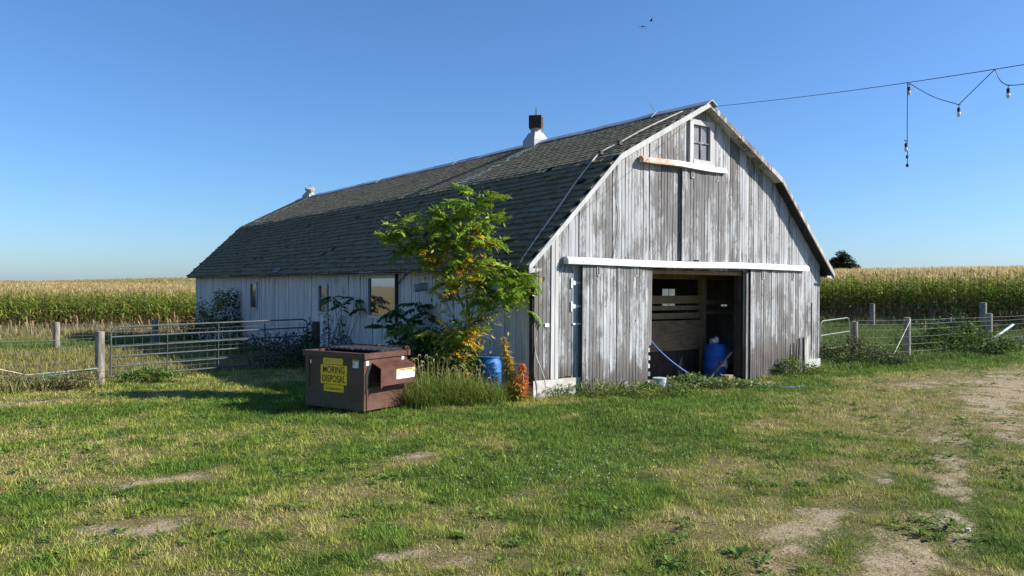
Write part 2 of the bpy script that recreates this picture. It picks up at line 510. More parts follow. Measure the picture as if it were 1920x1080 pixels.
def cover(x, y):
    """dirt 0..1, green 0..1 over the yard and pasture"""
    n = fbm(x, y, 1.1, 3)
    n2 = fbm(x, y, .45, 21)
    n3 = fbm(x, y, .17, 41)
    d = blobs(x, y, DIRT, 1.22, 1.3) * (.10 + 1.45 * fbm(x, y, .42, 27)) + (n - .5) * .55 + (n2 - .5) * .7 + (n3 - .5) * .6 - .04
    dryside = sstep(x - .9 * y, 1.5, 9) * sstep(-y, 1.5, 4)
    d = d + dryside * (.20 + .4 * (fbm(x, y, 1.7, 9) - .5)) - .12
    g = .36 + blobs(x, y, LUSH, 1.2, 1.25) * .78 + (fbm(x, y, 1.3, 5) - .5) * .80 + (n2 - .5) * .95 - dryside * .22
    past = sstep(y, 8, 11) * (x < -5)
    g = g * (1 - past) + past * (.30 + .7 * sstep(y, 21, 25) * (1 - sstep(y, 29, 32)))
    pr = sstep(y, .2, 1.2) * (x > 5.6)
    g = np.maximum(g, pr * .85)
    d = d * (1 - past) * (1 - .75 * pr)
    return np.clip(d, 0, .66), np.clip(g, 0, 1)
CORN_Y, CORN_X = 40.0, 30.0
def in_corn(x, y):
    return (y > CORN_Y) | (x > CORN_X)
# ---------------------------------------------------------------- ground
def axis(f0, f1, step, c0, c1, cstep, far):
    a = list(np.arange(f0, f1, step)) + list(np.arange(f1, c1, cstep))
    b = list(np.arange(f0 - cstep, c0, -cstep))[::-1]
    a = b + a
    s, hi = cstep * 2, a[-1]
    up_ = []
    while hi < far:
        hi += s; s *= 1.28; up_.append(hi)
    s, lo = cstep * 2, a[0]
    dn = []
    while lo > -far:
        lo -= s; s *= 1.28; dn.append(lo)
    return np.array(dn[::-1] + a + up_)
gx = axis(-17.0, 8.0, .12, -22., 34., .5, 5000)
gy = axis(-11.0, 3.0, .12, -14., 48., .5, 5000)
GX, GY = np.meshgrid(gx, gy)
GZ = tz(GX, GY)
near = (np.abs(GX) < 40) & (GY > -16) & (GY < 46)
GZ = GZ + np.where(near, (fbm(GX, GY, .9, 31) - .5) * .05 + (fbm(GX, GY, .25, 37) - .5) * .022, 0)
inb = (np.abs(GX) < 5.6) & (GY > -.15) & (GY < 27.4)
GZ = np.where(inb, GZ - .25, GZ)
V = np.stack([GX.ravel(), GY.ravel(), GZ.ravel()], 1)
d_, g_ = cover(GX.ravel(), GY.ravel())
fld = in_corn(GX.ravel(), GY.ravel()).astype(float)
nx, ny = len(gx), len(gy)
i = np.arange((ny - 1) * nx).reshape(ny - 1, nx)[:, :-1].ravel()
T = np.stack([i, i + 1, i + nx + 1, i + nx], 1)
o = link('ground', np_mesh('ground', V, T, np.stack([d_, g_, fld], 1), 'ground', True, 'mix'))
tag(o, 'worn farmyard lawn and field soil around the barn', None, kind='structure')

# ---------------------------------------------------------------- the barn
W2, OV, HP, BX, HB, EX, HE, LEN = 5.378, .25, 7.03, 3.105, 5.386, 5.722, 2.796, 27.16
def roofz(x):
    x = abs(x)
    return HP - (HP - HB) / BX * x if x < BX else HB - (HB - HE) / (EX - BX) * (x - BX)
barn = thing('barn', 'long weathered white barn with dark shingled gambrel roof and open sliding doors', 'barn')

MB().box(-5.42, -4.0, -.035, .22, -.2, .35).box(3.9, 5.40, -.03, .22, -.3, .30).box(-5.42, -5.2, .22, LEN, -.6, .22).box(5.2, 5.40, .22, LEN, -.6, .22).build('foundation', 'concrete', barn)
MB().box(-5.2, 5.2, -.30, LEN, -.4, -.125).build('floor_slab', 'floor', barn)
MB().box(-2.2, 2.1, -.55, -.30, -.4, -.12).build('threshold', 'concrete', barn)

def board(parent, x0, x1, zb, zt, y, t, mat, side='y', wx=0., sharp=True, name='board'):
    """one vertical board of the front (side y) with a slanting head if zt is a function; a shallow groove runs down its middle"""
    zf = zt if callable(zt) else (lambda x: zt)
    j = random.uniform(-.007, .007)
    jb = random.uniform(-.018, .018)
    g = .008
    xm = (x0 + x1) / 2
    a, b = x0 + g, x1 - g
    xs = [a, xm - .007, xm - .003, xm + .003, xm + .007, b]
    ds = [0, 0, .007, .007, 0, 0]
    kink = [k for k in (-BX, BX, 0.) if a < k < b] if callable(zt) else []
    m = MB()
    tilt = random.uniform(-.008, .008)
    top, bot = [], []
    cup = random.uniform(-.006, .006)
    for q_, (x, d) in enumerate(zip(xs, ds)):
        d = d + cup * (q_ - 2.5) / 2.5
        top.append((x, y + j + d + tilt, zf(x)))
        bot.append((x, y + j + d, zb + jb))
    backt = [(x, y + t, zf(x)) for x in (a, b)]
    backb = [(x, y + t, zb + jb) for x in (a, b)]
    vs = top + bot + backt + backb
    n = 6
    fs = [(k, k + 1, n + k + 1, n + k) for k in range(5)]
    fs += [(0, n, 14, 12), (5, 13, 15, 11), (12, 14, 15, 13), (0, 12, 13, 5, 4, 3, 2, 1), (6, 7, 8, 9, 10, 11, 15, 14)]
    m.add(vs, fs)
    if side == 'x':
        m.v = [(wx + p[1], p[0], p[2]) for p in m.v]
    return m.build(name, mat, parent)

front = MB()
front.prism([(-5.36, 0.0), (-1.9, 0.0), (-1.9, 2.8), (-5.36, 2.8)], .03, .08)
front.prism([(1.8, 0.0), (5.36, 0.0), (5.36, 2.8), (1.8, 2.8)], .03, .08)
front.prism([(-5.36, 2.8), (5.36, 2.8), (5.36, roofz(5.36) - .05), (BX, HB - .06), (0, HP - .07), (-BX, HB - .06), (-5.36, roofz(5.36) - .05)], .03, .08)
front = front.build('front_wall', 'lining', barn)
segs = [(-W2, -4.94), (-4.94, -4.73), (-4.73, -4.33), (-4.33, -1.88), (-1.88, -.44), (-.44, .36), (.36, 1.78), (1.78, W2)]
for a, b in segs:
    n = max(1, round((b - a) / .205))
    for k in range(n):
        x0, x1 = a + (b - a) * k / n, a + (b - a) * (k + 1) / n
        zt = lambda x: roofz(x) - .055
        white = abs(a + 4.94) < .01
        mt = 'trim' if white else 'paint_front'
        if a == -1.88 or a == .36:
            board(front, x0, x1, 2.82, zt, 0, .028, mt)
        elif a == -.44:
            board(front, x0, x1, 2.82, 5.52, 0, .028, mt)
            board(front, x0, x1, 6.60, zt, 0, .028, mt)
        else:
            zb = (.36 + .02 * math.sin(k * 2.1)) if a < 0 else (.28 if x1 > 4.2 else -.12)
            if 4.55 < x0 < 4.8:
                zb = -.15
            board(front, x0, x1, zb, zt, 0 if not white else -.02, .028, mt)
# dark scars where boards have split, and small nailed-on bits
MB().box(4.95, 4.99, -.012, .02, .55, 1.95).build('gap_strip', 'black', barn)
MB().box(-5.10, -4.985, -.022, 0, 1.49, 1.57).build('white_tag', 'sticker', barn)

# hinged door beside the left sliding door: hinges and latch strip
sd = MB().box(-4.325, -4.315, -.010, .0, .4, 2.75).build('hinged_door', 'black', barn)
for z in (2.45, 1.93):
    MB().prism([(-4.31, z - .055), (-4.06, z - .01), (-4.06, z + .012), (-4.31, z + .055)], -.024, -.012).box(-4.37, -4.325, -.026, -.012, z - .11, z + .11).build('hinge', 'white_sheet', sd)
MB().box(-4.31, -4.06, -.022, -.010, 1.52, 1.56).build('latch_strip', 'white_sheet', sd)

def plank_door(name, x0, x1, z0, z1, y, n, mat, label=None, bevel=None):
    """sliding door: a frame behind, boards in front, two roller hangers"""
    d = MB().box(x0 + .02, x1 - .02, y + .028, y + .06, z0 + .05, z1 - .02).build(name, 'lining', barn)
    for k in range(n):
        a, b = x0 + (x1 - x0) * k / n, x0 + (x1 - x0) * (k + 1) / n
        board(d, a, b, z0 + random.uniform(-.03, .03), z1, y, .027, mat)
    for fx in (.22, .80) if name != 'hay_door' else (.22, .78):
        x = x0 + (x1 - x0) * fx
        h = MB()
        for sx in (-.035, .035):
            h.box(x + sx - .009, x + sx + .009, y - .018, y - .003, z1 - .24, z1 + .03)
        h.box(x - .035, x + .035, y - .018, y - .003, z1 - .25, z1 - .225)
        h.build('roller_hanger', 'galv', d)
    return d
dl = plank_door('sliding_door', -4.12, -2.03, -.03, 2.87, -.13, 10, 'paint_door')
dl['label'] = 'left sliding door, its lower boards bare and brown'
e = MB().prism([(-2.02, .95), (-1.90, 1.0), (-1.885, 2.83), (-2.02, 2.83)], -.11, -.06).build('edge_board', 'trim_worn', dl)
for k in range(5):
    z = .06 + k * .19
    MB().box(-2.02, -1.955 + .012 * (k % 2), -.115, -.075, z, z + .10).build('batten_end', 'trim_worn', dl)
dr = plank_door('sliding_door', 1.92, 4.33, -.10, 2.86, -.12, 13, 'paint_door')
dr['label'] = 'right sliding door, whiter in its middle'
MB().prism([(1.80, -.1), (2.06, -.1), (2.05, 1.05), (1.93, 1.25), (1.90, 2.8), (1.80, 2.8)], -.07, -.03).build('edge_board', 'post', dr)
for x, z0, z1, l in ((3.80, -.1, .82, .02), (4.02, -.1, .95, .10)):
    MB().bar((x, -.19, z0), (x + l, -.165, z1), .04, .03, (0, 1, 0)).build('leaning_stake', 'lining', barn)
MB().bar((4.62, -.075, -.15), (4.62, -.06, .98), .19, .025, (0, 1, 0)).build('leaning_board', 'trim_worn', barn)
MB().bar((-2.86, -.30, -.05), (-2.80, -.17, .17), .16, .03, (0, 1, 0)).build('leaning_board', 'trim_worn', barn)
hd = plank_door('hay_door', -.80, .92, 3.03, 5.36, -.075, 8, 'paint_hay')
MB().box(-.84, .94, -.09, -.03, 2.99, 3.028).build('bottom_rail', 'lining', hd)

# door tracks: folded sheet metal covers
def track(x0, x1, z0a, z0b, h, mat, y=-.16, name='door_track'):
    prof = [(-.02, 0), (-.02, h), (y + .05, h - .01), (y, h * .55), (y, -.0), (y + .03, -.0)]
    m = MB()
    N = 14
    for k in range(N + 1):
        t = k / N
        x = x0 + (x1 - x0) * t
        zz = z0a + (z0b - z0a) * t + .012 * math.sin(t * 9 + x0)
        for (yy, dz) in prof:
            m.v.append((x, yy, zz + dz))
    n = len(prof)
    for k in range(N):
        for j in range(n):
            m.f.append((k * n + j, k * n + (j + 1) % n, (k + 1) * n + (j + 1) % n, (k + 1) * n + j))
    m.f.append(tuple(range(n)))
    m.f.append(tuple(range(N * n, N * n + n))[::-1])
    return m.build(name, mat, barn)
track(-4.60, 4.55, 2.85, 2.875, .165, 'white_sheet', -.20)
track(-2.27, .84, 5.335, 5.335, .15, 'rust_track', -.17)

def window(x0, x1, z0, z1, y, axis='y', wx=0., trim=.11, cross=(1, 1), pane='glass', mat='trim', depth=.05, ins=.0):
    """casing, muntins and panes; on the side wall the x given is the y coordinate"""
    T_ = (lambda m: m) if axis == 'y' else None
    def fix(m):
        if axis == 'x':
            m.v = [(wx + p[1], p[0], p[2]) for p in m.v]
        return m
    c = MB()
    t = trim
    c.box(x0 - t, x0, y - .035, y + depth, z0 - t, z1 + t).box(x1, x1 + t, y - .035, y + depth, z0 - t, z1 + t)
    c.box(x0, x1, y - .033, y + depth, z1, z1 + t).box(x0, x1, y - .05, y + depth, z0 - t, z0)
    w = fix(c).build('window', mat, barn)
    nc, nr = cross
    cw, rh = (x1 - x0) / nc, (z1 - z0) / nr
    for i in range(nc):
        for j in range(nr):
            fix(MB().box(x0 + cw * i + .004, x0 + cw * (i + 1) - .004, y + depth - .03, y + depth - .022, z0 + rh * j + .004, z0 + rh * (j + 1) - .004)).build('pane', pane, w)
    for i in range(1, nc):
        fix(MB().box(x0 + cw * i - .010, x0 + cw * i + .010, y + .0, y + depth - .015, z0, z1)).build('muntin', 'trim_worn', w)
    for j in range(1, nr):
        fix(MB().box(x0, x1, y - .003, y + depth - .018, z0 + rh * j - .013, z0 + rh * j + .013)).build('muntin', 'trim_worn', w)
    return w
gw = window(-.37, .28, 5.60, 6.48, -.03, cross=(2, 2), pane='dusty_pane', trim=.125, depth=.065)
gw['label'] = 'small gable window with four dusty panes'

# long side wall towards the gate, in shade
side = MB().box(-5.335, -5.29, .09, LEN - .05, 0, HE - .05)
side = side.build('side_wall', 'lining', barn)
wins = [(6.25, 7.90, 1.50, 2.58), (11.02, 11.62, 1.50, 2.36), (17.98, 18.70, 1.46, 2.42)]
n = 128
for k in range(n):
    y0, y1 = .03 + (LEN - .05) * k / n, .03 + (LEN - .05) * (k + 1) / n
    cut = [(w[2], w[3]) for w in wins if y1 > w[0] + .02 and y0 < w[1] - .02]
    if cut:
        board(side, y0, y1, .18, cut[0][0] - .02, 0, .028, 'paint_side', 'x', -W2)
        board(side, y0, y1, cut[0][1] + .02, HE + .05, 0, .028, 'paint_side', 'x', -W2)
    else:
        board(side, y0, y1, .18, HE + .05, 0, .028, 'paint_side', 'x', -W2)
w = window(*wins[0], 0, 'x', -W2, .085, (1, 1), 'glass', 'paint_side')
w['label'] = 'wide single-pane window nearest the corner'
MB().box(-5.46, -5.40, 6.07, 6.14, 1.35, 2.70).build('shutter_rail', 'lining', w)
window(*wins[1], 0, 'x', -W2, .085, (1, 2), 'glass_thin', 'trim')
window(*wins[2], 0, 'x', -W2, .085, (1, 2), 'glass_thin', 'trim')
MB().tube([(-5.30, 4.55, 2.36), (-5.72, 4.62, 2.30)], .105, 14).build('vent_pipe', 'galv_white', barn, True)
MB().tube([(-5.42, 5.45, 2.74), (-5.44, 5.85, 2.52), (-5.42, 6.0, 2.42)], .014, 6).build('hanging_wire', 'cable_black', barn)
# corner board and the other walls
MB().box(-5.44, -5.385, -.012, .10, .22, 2.8).build('corner_board', 'lining', barn)
MB().box(-5.405, -5.375, -.03, .012, .25, 2.85).build('corner_board', 'paint_front', barn)
far = MB()
rw = [(3.3, 3.55, 1.76, 1.86), (5.55, 6.15, 1.66, 2.34)]
ys = .09
for a, b, z0, z1 in rw:
    far.box(5.33, W2, ys, a, .0, HE).box(5.33, W2, a, b, .0, z0).box(5.33, W2, a, b, z1, HE)
    ys = b
far.box(5.33, W2, ys, LEN, 0, HE)
fsw = far.build('far_side_wall', 'paint_side', barn)
for a, b, z0, z1 in rw:
    MB().box(5.345, 5.351, a, b, z0, z1).build('pane', 'dirty_glass', fsw)
    MB().box(5.34, 5.356, (a + b) / 2 - .012, (a + b) / 2 + .012, z0, z1).build('muntin', 'trim_worn', fsw)
rear = MB().prism([(-5.36, 0), (5.36, 0), (5.36, roofz(5.36) - .05), (BX, HB - .06), (0, HP - .07), (-BX, HB - .06), (-5.36, roofz(5.36) - .05)], LEN - .04, LEN)
rear.build('rear_wall', 'paint_side', barn)
MB().box(-5.28, 5.32, .09, LEN - .05, 2.88, 2.95).build('loft_floor', 'lining', barn)

# inside the doorway: stall partition of posts, rails and a plywood sheet
st = MB().box(1.90, 2.08, 1.50, 1.66, -.12, 2.88).build('stall_partition', 'beam', barn)
MB().box(-2.2, 1.90, 1.56, 1.60, .62, 1.45).build('plywood_sheet', 'plywood', st)
for z0, z1, x0, x1 in ((1.50, 1.66, -2.4, 1.90), (1.74, 1.86, -2.4, 1.90), (1.92, 2.14, -2.4, 1.90), (1.88, 2.02, 2.08, 4.4), (2.60, 2.84, -2.4, 4.4), (1.60, 1.70, 2.08, 4.4)):
    MB().box(x0, x1, 1.585 + .01 * z0, 1.63 + .01 * z0, z0, z1).build('rail', 'beam', st)
MB().box(-2.4, 1.90, 1.61, 1.63, -.12, .68).build('stall_board', 'lining', st)
MB().box(1.70, 1.86, .10, .26, -.12, 2.84).build('door_post', 'lining', barn)
MB().box(-1.98, -1.86, .09, .20, -.12, 2.84).build('door_post', 'lining', barn)
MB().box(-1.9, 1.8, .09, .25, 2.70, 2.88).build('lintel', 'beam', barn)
MB().bar((1.0, .55, -.1), (1.72, .35, .62), .09, .03).build('prop_board', 'beam', barn)

# roof: deck, shingles, boards along its edges
Y0, Y1 = -OV, LEN + OV
deck = MB()
def slab(m, ax, az, bx, bz, t):
    dx, dz = bx - ax, bz - az
    L = math.hypot(dx, dz)
    nx_, nz_ = dz / L * t, -dx / L * t
    if nz_ > 0:
        nx_, nz_ = -nx_, -nz_
    m.prism([(ax, az), (bx, bz), (bx + nx_, bz + nz_), (ax + nx_, az + nz_)], Y0, Y1)
for s in (-1, 1):
    slab(deck, s * EX, HE - .03, s * BX, HB - .035, .05)
    slab(deck, s * BX, HB - .035, 0, HP - .035, .05)
roof = deck.build('roof', 'deck', barn)
roof['label'] = 'dark green-grey gambrel roof of curled shingles'
def sag(y):
    return -.022 * math.sin(math.pi * (y - Y0) / (Y1 - Y0)) + .006 * math.sin(y * 1.3)
protos = []
for q in range(14):
    m = MB()
    a, b = .149, .25
    th = random.uniform(.042, .06) if q < 8 else random.uniform(.012, .018)
    c1, c2 = (random.uniform(-.012, .014), random.uniform(-.012, .014)) if q < 8 else (random.uniform(-.002, .003), random.uniform(-.002, .003))
    l1, l2 = random.uniform(-.012, .012), random.uniform(-.012, .012)
    # local x along the ridge, local y up the slope, butt edge at y = 0 standing proud
    vs = [(-a, l1, .006 + c1), (a, l2, .006 + c2), (a, b, .0), (-a, b, .0), (-a, l1, th + .010 + c1), (-a * .1, (l1 + l2) / 2 - .01, th + .006), (a, l2, th + .010 + c2), (a, b, .008), (-a, b, .008), (-a * .1, (l1 + l2) / 2 - .01, .002)]
    fs = [(4, 5, 9, 0), (5, 6, 1, 9), (4, 8, 7, 6, 5), (1, 6, 7, 2), (3, 8, 4, 0), (0, 9, 1, 2, 3)]
    m.add(vs, fs)
    protos.append(m)
pm = [m.mesh('shingle', MAT['shingle']) for m in protos]
places = []
for s in (-1, 1):
    for (ax, az, bx, bz, nc) in ((EX, HE, BX, HB, 18), (BX, HB, 0, HP, 18)):
        L = math.hypot(bx - ax, bz - az)
        u = Vector((s * (bx - ax), 0, bz - az)) / L
        yv = Vector((0, -s, 0)) * -1
        nrm = u.cross(Vector((0, 1, 0)))
        if nrm.z < 0:
            nrm = -nrm
        xv = u.cross(nrm)
        for c in range(nc):
            base = Vector((s * ax, 0, az)) + u * (L * c / nc - (.02 if c == 0 else 0)) + nrm * .004
            nt = round((Y1 - Y0) / .30)
            for k in range(nt + 1):
                y = Y0 + .15 * ((c % 2) == 0) + k * .30
                if y > Y1 - .1 or y < Y0 + .1 or (ax == EX and random.random() < .012):
                    continue
                p = base + Vector((0, y, sag(y) * (1 if True else 0)))
                p = p + u * (random.uniform(-.010, .010) + .014 * math.sin(y * .9 + c * 1.7) + .009 * math.sin(y * 2.7 + c))
                R = Matrix((xv, u, nrm)).transposed().to_4x4()
                M = Matrix.Translation(p) @ R @ Matrix.Rotation(random.uniform(-.035, .035), 4, 'Z') @ Matrix.Rotation(random.choice((0, 0, 0, 0, 0, 0, 0, 0, 0, -.10)) if ax == EX else 0, 4, 'X')
                places.append((s, ax == EX, y, M, random.randrange(8) if ax == EX else random.randrange(8, 14)))
near_s = sorted([p for p in places if p[0] < 0 and p[1]], key=lambda p: p[2])[:300]
idn = {id(p) for p in near_s}
for p in near_s:
    o = link('shingle', pm[p[4]], roof)
    o.matrix_local = p[3]
allv, allf = [], []
arr = [(np.array(m.v), m.f) for m in protos]
off = 0
for p in places:
    if id(p) in idn:
        continue
    v, f = arr[p[4]]
    Mx = np.array(p[3])
    allv.append(v @ Mx[:3, :3].T + Mx[:3, 3])
    allf += [tuple(i + off for i in ff) for ff in f]
    off += len(v)
me = bpy.data.meshes.new('shingle_field')
me.from_pydata(np.concatenate(allv).tolist(), [], allf)
me.materials.append(MAT['shingle'])
sf = link('shingle_field', me, roof)
sf['kind'] = 'stuff'
# metal-washed pale streaks below the two ventilators are clean shingles: laid as thin pale-green shingle courses
t = NT('washed_shingle')
nn = t.noise(t.pos(), 7., 6, .7)
MAT['washed'] = t.bsdf(t.mix(t.sm(nn, .35, .65), (.15, .17, .14), (.30, .34, .28)), .9, 0, .15)
m = MB()
for (yc, w0, w1) in ((6.45, .42, .75), (25.6, .35, .55)):
    L = math.hypot(BX, HP - HB)
    u = Vector((BX, 0, HP - HB)) / L
    nrm = Vector((-u.z, 0, u.x))
    for c in range(1, 17):
        p0 = Vector((-BX, 0, HB)) + u * (L * c / 18)
        t_ = 1 - c / 18
        wd = (w0 + (w1 - w0) * t_) / 2
        k = -wd
        while k < wd - .05:
            if random.random() < .93 - .35 * t_:
                yy = yc + .25 * t_ + k
                ww = random.uniform(.10, .26)
                pts = []
                for uu, nn_ in ((-.004, .036), (.195, .020)):
                    for e_ in (0, ww):
                        q = p0 + u * uu + nrm * nn_
                        pts.append((q.x, yy + e_, q.z + sag(yy)))
                for uu, nn_ in ((-.004, .004), (.195, .004)):
                    for e_ in (0, ww):
                        q = p0 + u * uu + nrm * nn_
                        pts.append((q.x, yy + e_, q.z + sag(yy)))
                m.add(pts, [(0, 1, 3, 2), (0, 4, 5, 1), (1, 5, 7, 3), (2, 6, 4, 0), (3, 7, 6, 2)])
            k += .2
ws = m.build('washed_shingle_streak', 'washed', roof)
ws['kind'] = 'stuff'
# ridge cap
N = 30
m = MB()
for k in range(N + 1):
    y = Y0 - .10 + (LEN + 2 * OV + .1) * k / N
    z = HP + sag(min(max(y, Y0), Y1)) + .012 * random.uniform(-1, 1)
    m.v += [(-.21, y, z - .075), (-.20, y, z - .05), (0, y, z + .075), (.20, y, z - .05), (.21, y, z - .075), (0, y, z + .055)]
for k in range(N):
    for a, b in ((0, 1), (1, 2), (2, 3), (3, 4), (4, 5), (5, 0)):
        m.f.append((k * 6 + a, k * 6 + b, k * 6 + 6 + b, k * 6 + 6 + a))
m.f.append((0, 1, 2, 3, 4, 5)); m.f.append(tuple(N * 6 + q for q in (5, 4, 3, 2, 1, 0)))
m.build('ridge_cap', 'galv', roof)
# rake boards, soffits, eaves
def rake(ax, az, bx, bz, y, mat, h=.115, name='rake_board', t=.035):
    m = MB()
    m.prism([(ax, az + .02), (bx, bz + .02), (bx, bz - h), (ax, az - h * 1.05)], y - t, y)
    return m.build(name, mat, barn)
rake(-EX - .02, HE, -BX, HB, Y0 - .002, 'trim')
rake(-BX, HB, 0, HP, Y0 - .002, 'trim')
rake(EX + .02, HE, BX, HB, Y0 - .002, 'trim_worn')
rake(BX, HB, 0, HP, Y0 - .002, 'trim_worn')
for s in (-1, 1):
    for (ax, az, bx, bz) in ((EX, HE, BX, HB), (BX, HB, 0, HP)):
        rake(s * ax, az, s * bx, bz, Y1 + .04, 'trim_worn')
        m = MB().prism([(s * ax, az - .07), (s * bx, bz - .07), (s * bx, bz - .10), (s * ax, az - .10)], Y0 + .002, -.002)
        m.build('soffit', 'trim_worn', barn)
    m = MB().box(min(s * EX, s * (W2 + .005)), max(s * EX, s * (W2 + .005)), 0.0, LEN, HE - .085, HE - .06)
    m.build('soffit', 'trim_worn', barn)
    MB().box(min(s * EX, s * (EX - .03)), max(s * EX, s * (EX - .03)), Y0, Y1, HE - .10, HE - .005).build('eave_board', 'trim_worn', barn)
    # end flap under the eave at the front corners
    MB().prism([(s * (W2 + .004), HE - .05), (s * EX, HE - .05), (s * EX, HE - .16), (s * (W2 + .004), HE - .10)], Y0 + .004, Y0 + .03).build('eave_return', 'trim_worn', barn)
# torn shingle at the eave
MB().prism([(-EX - .06, HE + .02), (-EX + .12, HE + .17), (-EX + .11, HE + .20), (-EX - .09, HE + .04)], 14.6, 15.0).build('loose_flashing', 'wire', roof)

# lightning rods and the pale down-conductor cable along the front rake
for y, tilt in ((1.45, .12), (11.4, .22), (17.7, .18)):
    z = HP + sag(y)
    m = MB().tube([(-.05, y, z), (-.10, y + .12 + tilt * .3, z + .22), (-.16, y + .25 + tilt * .6, z + .50)], [.012, .010, .004], 6)
    m.tube([(-.30, y, z - .12), (-.06, y + .03, z + .08)], .010, 5)
    m.build('lightning_rod', 'galv', roof)
cp = [(-.55, .15, HP - .22), (-1.2, .22, HP - .52), (-1.9, .30, HP - .86), (-2.5, .40, HP - 1.20), (-3.0, .52, HP - 1.47), (-3.4, .50, roofz(3.4) + .10), (-3.9, .42, roofz(3.9) + .12), (-4.5, .30, roofz(4.5) + .10), (-5.1, .20, roofz(5.1) + .09), (-5.60, .10, roofz(5.6) + .07), (-5.80, .06, HE - .06)]
def spline(pts, n=6):
    P = [Vector(p) for p in pts]
    out = []
    for i in range(len(P) - 1):
        p0, p1, p2, p3 = P[max(i - 1, 0)], P[i], P[i + 1], P[min(i + 2, len(P) - 1)]
        for k in range(n):
            t = k / n
            out.append(.5 * ((2 * p1) + (p2 - p0) * t + (2 * p0 - 5 * p1 + 4 * p2 - p3) * t * t + (3 * p1 - p0 - 3 * p2 + p3) * t ** 3))
    out.append(P[-1])
    return out
cb = MB().tube(spline(cp), .017, 6).build('lightning_cable', 'cable_pale', barn)
for p in (cp[3], cp[4]):
    MB().box(p[0] - .05, p[0] + .05, p[1] - .05, p[1] + .05, p[2] - .06, p[2] + .03).build('cable_clamp', 'black', cb)
MB().tube(spline([(-2.95, -.02, 5.2), (-3.0, -.035, 4.6), (-2.9, -.03, 4.0), (-2.98, -.035, 3.4), (-3.1, -.03, 3.03)]), .007, 5).build('hanging_wire', 'cable_pale', barn)

def cupola(y, broken):
    z = HP + sag(y) - .10
    c = link('cupola', None, barn, (0, y, z))
    c.scale = (.84, .84, .92) if not broken else (.72, .72, .72)
    if broken:
        c.rotation_euler = (.35, -.25, .3)
    m = MB()
    m.box(-.36, .36, -.36, .36, -.12, .22)
    vs = [(-.36, -.36, .22), (.36, -.36, .22), (.36, .36, .22), (-.36, .36, .22), (-.2, -.2, .50), (.2, -.2, .50), (.2, .2, .50), (-.2, .2, .50)]
    m.add(vs, [(0, 1, 5, 4), (1, 2, 6, 5), (2, 3, 7, 6), (3, 0, 4, 7), (4, 5, 6, 7)])
    m.build('cupola_base', 'galv_white', c)
    if not broken:
        MB().lathe([(.21, .48), (.20, .58), (.24, .62), (.25, .68)], 16).build('neck', 'galv_white', c, True)
        R = Matrix.Rotation(.75, 4, 'Z')
        h = MB()
        pr = [(-.28, .64), (.22, .62), (.27, .70), (.27, 1.02), (.20, 1.08), (-.28, 1.08)]
        h.prism(pr, -.24, .24)
        h.v = [tuple(R @ Vector(p)) for p in h.v]
        h.build('hood', 'rust', c)
        MB().prism([(-.03, 1.08), (.05, 1.08), (.01, 1.40), (-.01, 1.40)], -.012, .012).build('wind_vane', 'cable_black', c)
    else:
        MB().lathe([(.30, .46), (.22, .58), (.34, .66), (.34, .84), (.30, .86)], 12).build('hood', 'galv_white', c)
        MB().tube([(-.14, 0, .86), (-.12, 0, 1.0), (0, 0, 1.06), (.1, 0, .98), (.12, 0, .86)], .014, 6).build('handle', 'rust', c)
    return c
cupola(6.8, False)['label'] = 'upright white ventilator with rusted square hood'
cupola(26.0, True)['label'] = 'toppled rusty ventilator at the far end of the ridge'
# ---------------------------------------------------------------- dumpster
def text_mesh(body, size, sx, name, mat, parent, M, tracking=1.0):
    cu = bpy.data.curves.new(name, 'FONT')
    cu.body = body
    cu.size = size
    cu.align_x = 'CENTER'
    cu.align_y = 'CENTER'
    cu.extrude = .0008
    cu.offset = size * .010
    cu.space_character = tracking
    ob = bpy.data.objects.new(name, cu)
    COL.objects.link(ob)
    dg = bpy.context.evaluated_depsgraph_get()
    me = bpy.data.meshes.new_from_object(ob.evaluated_get(dg))
    bpy.data.objects.remove(ob)
    me.materials.clear()
    me.materials.append(MAT[mat])
    o = link(name, me, parent)
    o.matrix_local = M @ Matrix.Diagonal((sx, 1, 1, 1))
    return o

DP = thing('dumpster', 'brown steel dumpster with yellow hauler sign standing on the grass', 'dumpster', (-9.37, -.10, 0), .375)
DW, DL, DH = 1.20, 1.50, 1.02
body = MB()
# hollow tapered tub: outer walls, floor, inner walls (front face towards the camera has the brown shade)
t = .03
body.box(0, DW, 0, DL, .07, DH, tx=.0, ty=.0)
inner = MB()
b = MB()
b.box(.0, t, .0, DL, .07, DH).box(DW - t, DW, .0, DL, .07, DH).box(t, DW - t, DL - t, DL, .07, DH).box(t, DW - t, .0, t, .07, DH).box(t, DW - t, t, DL - t, .07, .12)
tub = b.build('tub', 'maroon', DP)
MB().box(-.006, .0, .002, DL, .08, DH - .005).build('sign_side_panel', 'brown', DP)
# lower end plate with clipped corner, standing proud of the tub
MB().prism([(.05, .08), (DW - .05, .08), (DW - .05, .50), (.12, .50), (.05, .45)], -.018, -.001).build('end_plate', 'maroon', DP)
# rim of folded channel
m = MB()
e = .035
m.box(-e, .05, -e, DL + e, DH, DH + .10).box(DW - .05, DW + e, -e, DL + e, DH, DH + .10).box(.05, DW - .05, -e, .05, DH, DH + .10).box(.05, DW - .05, DL - .05, DL + e, DH, DH + .10)
m.build('rim', 'maroon', DP)
MB().box(-e - .003, -e, -e, DL + e, DH + .002, DH + .098).build('rim_face', 'brown', DP)
for (x, y) in ((-.045, -.045), (DW - .04, -.045), (-.045, DL - .04)):
    MB().box(x, x + .085, y, y + .085, DH - .005, DH + .108).build('rim_corner', 'maroon', DP)
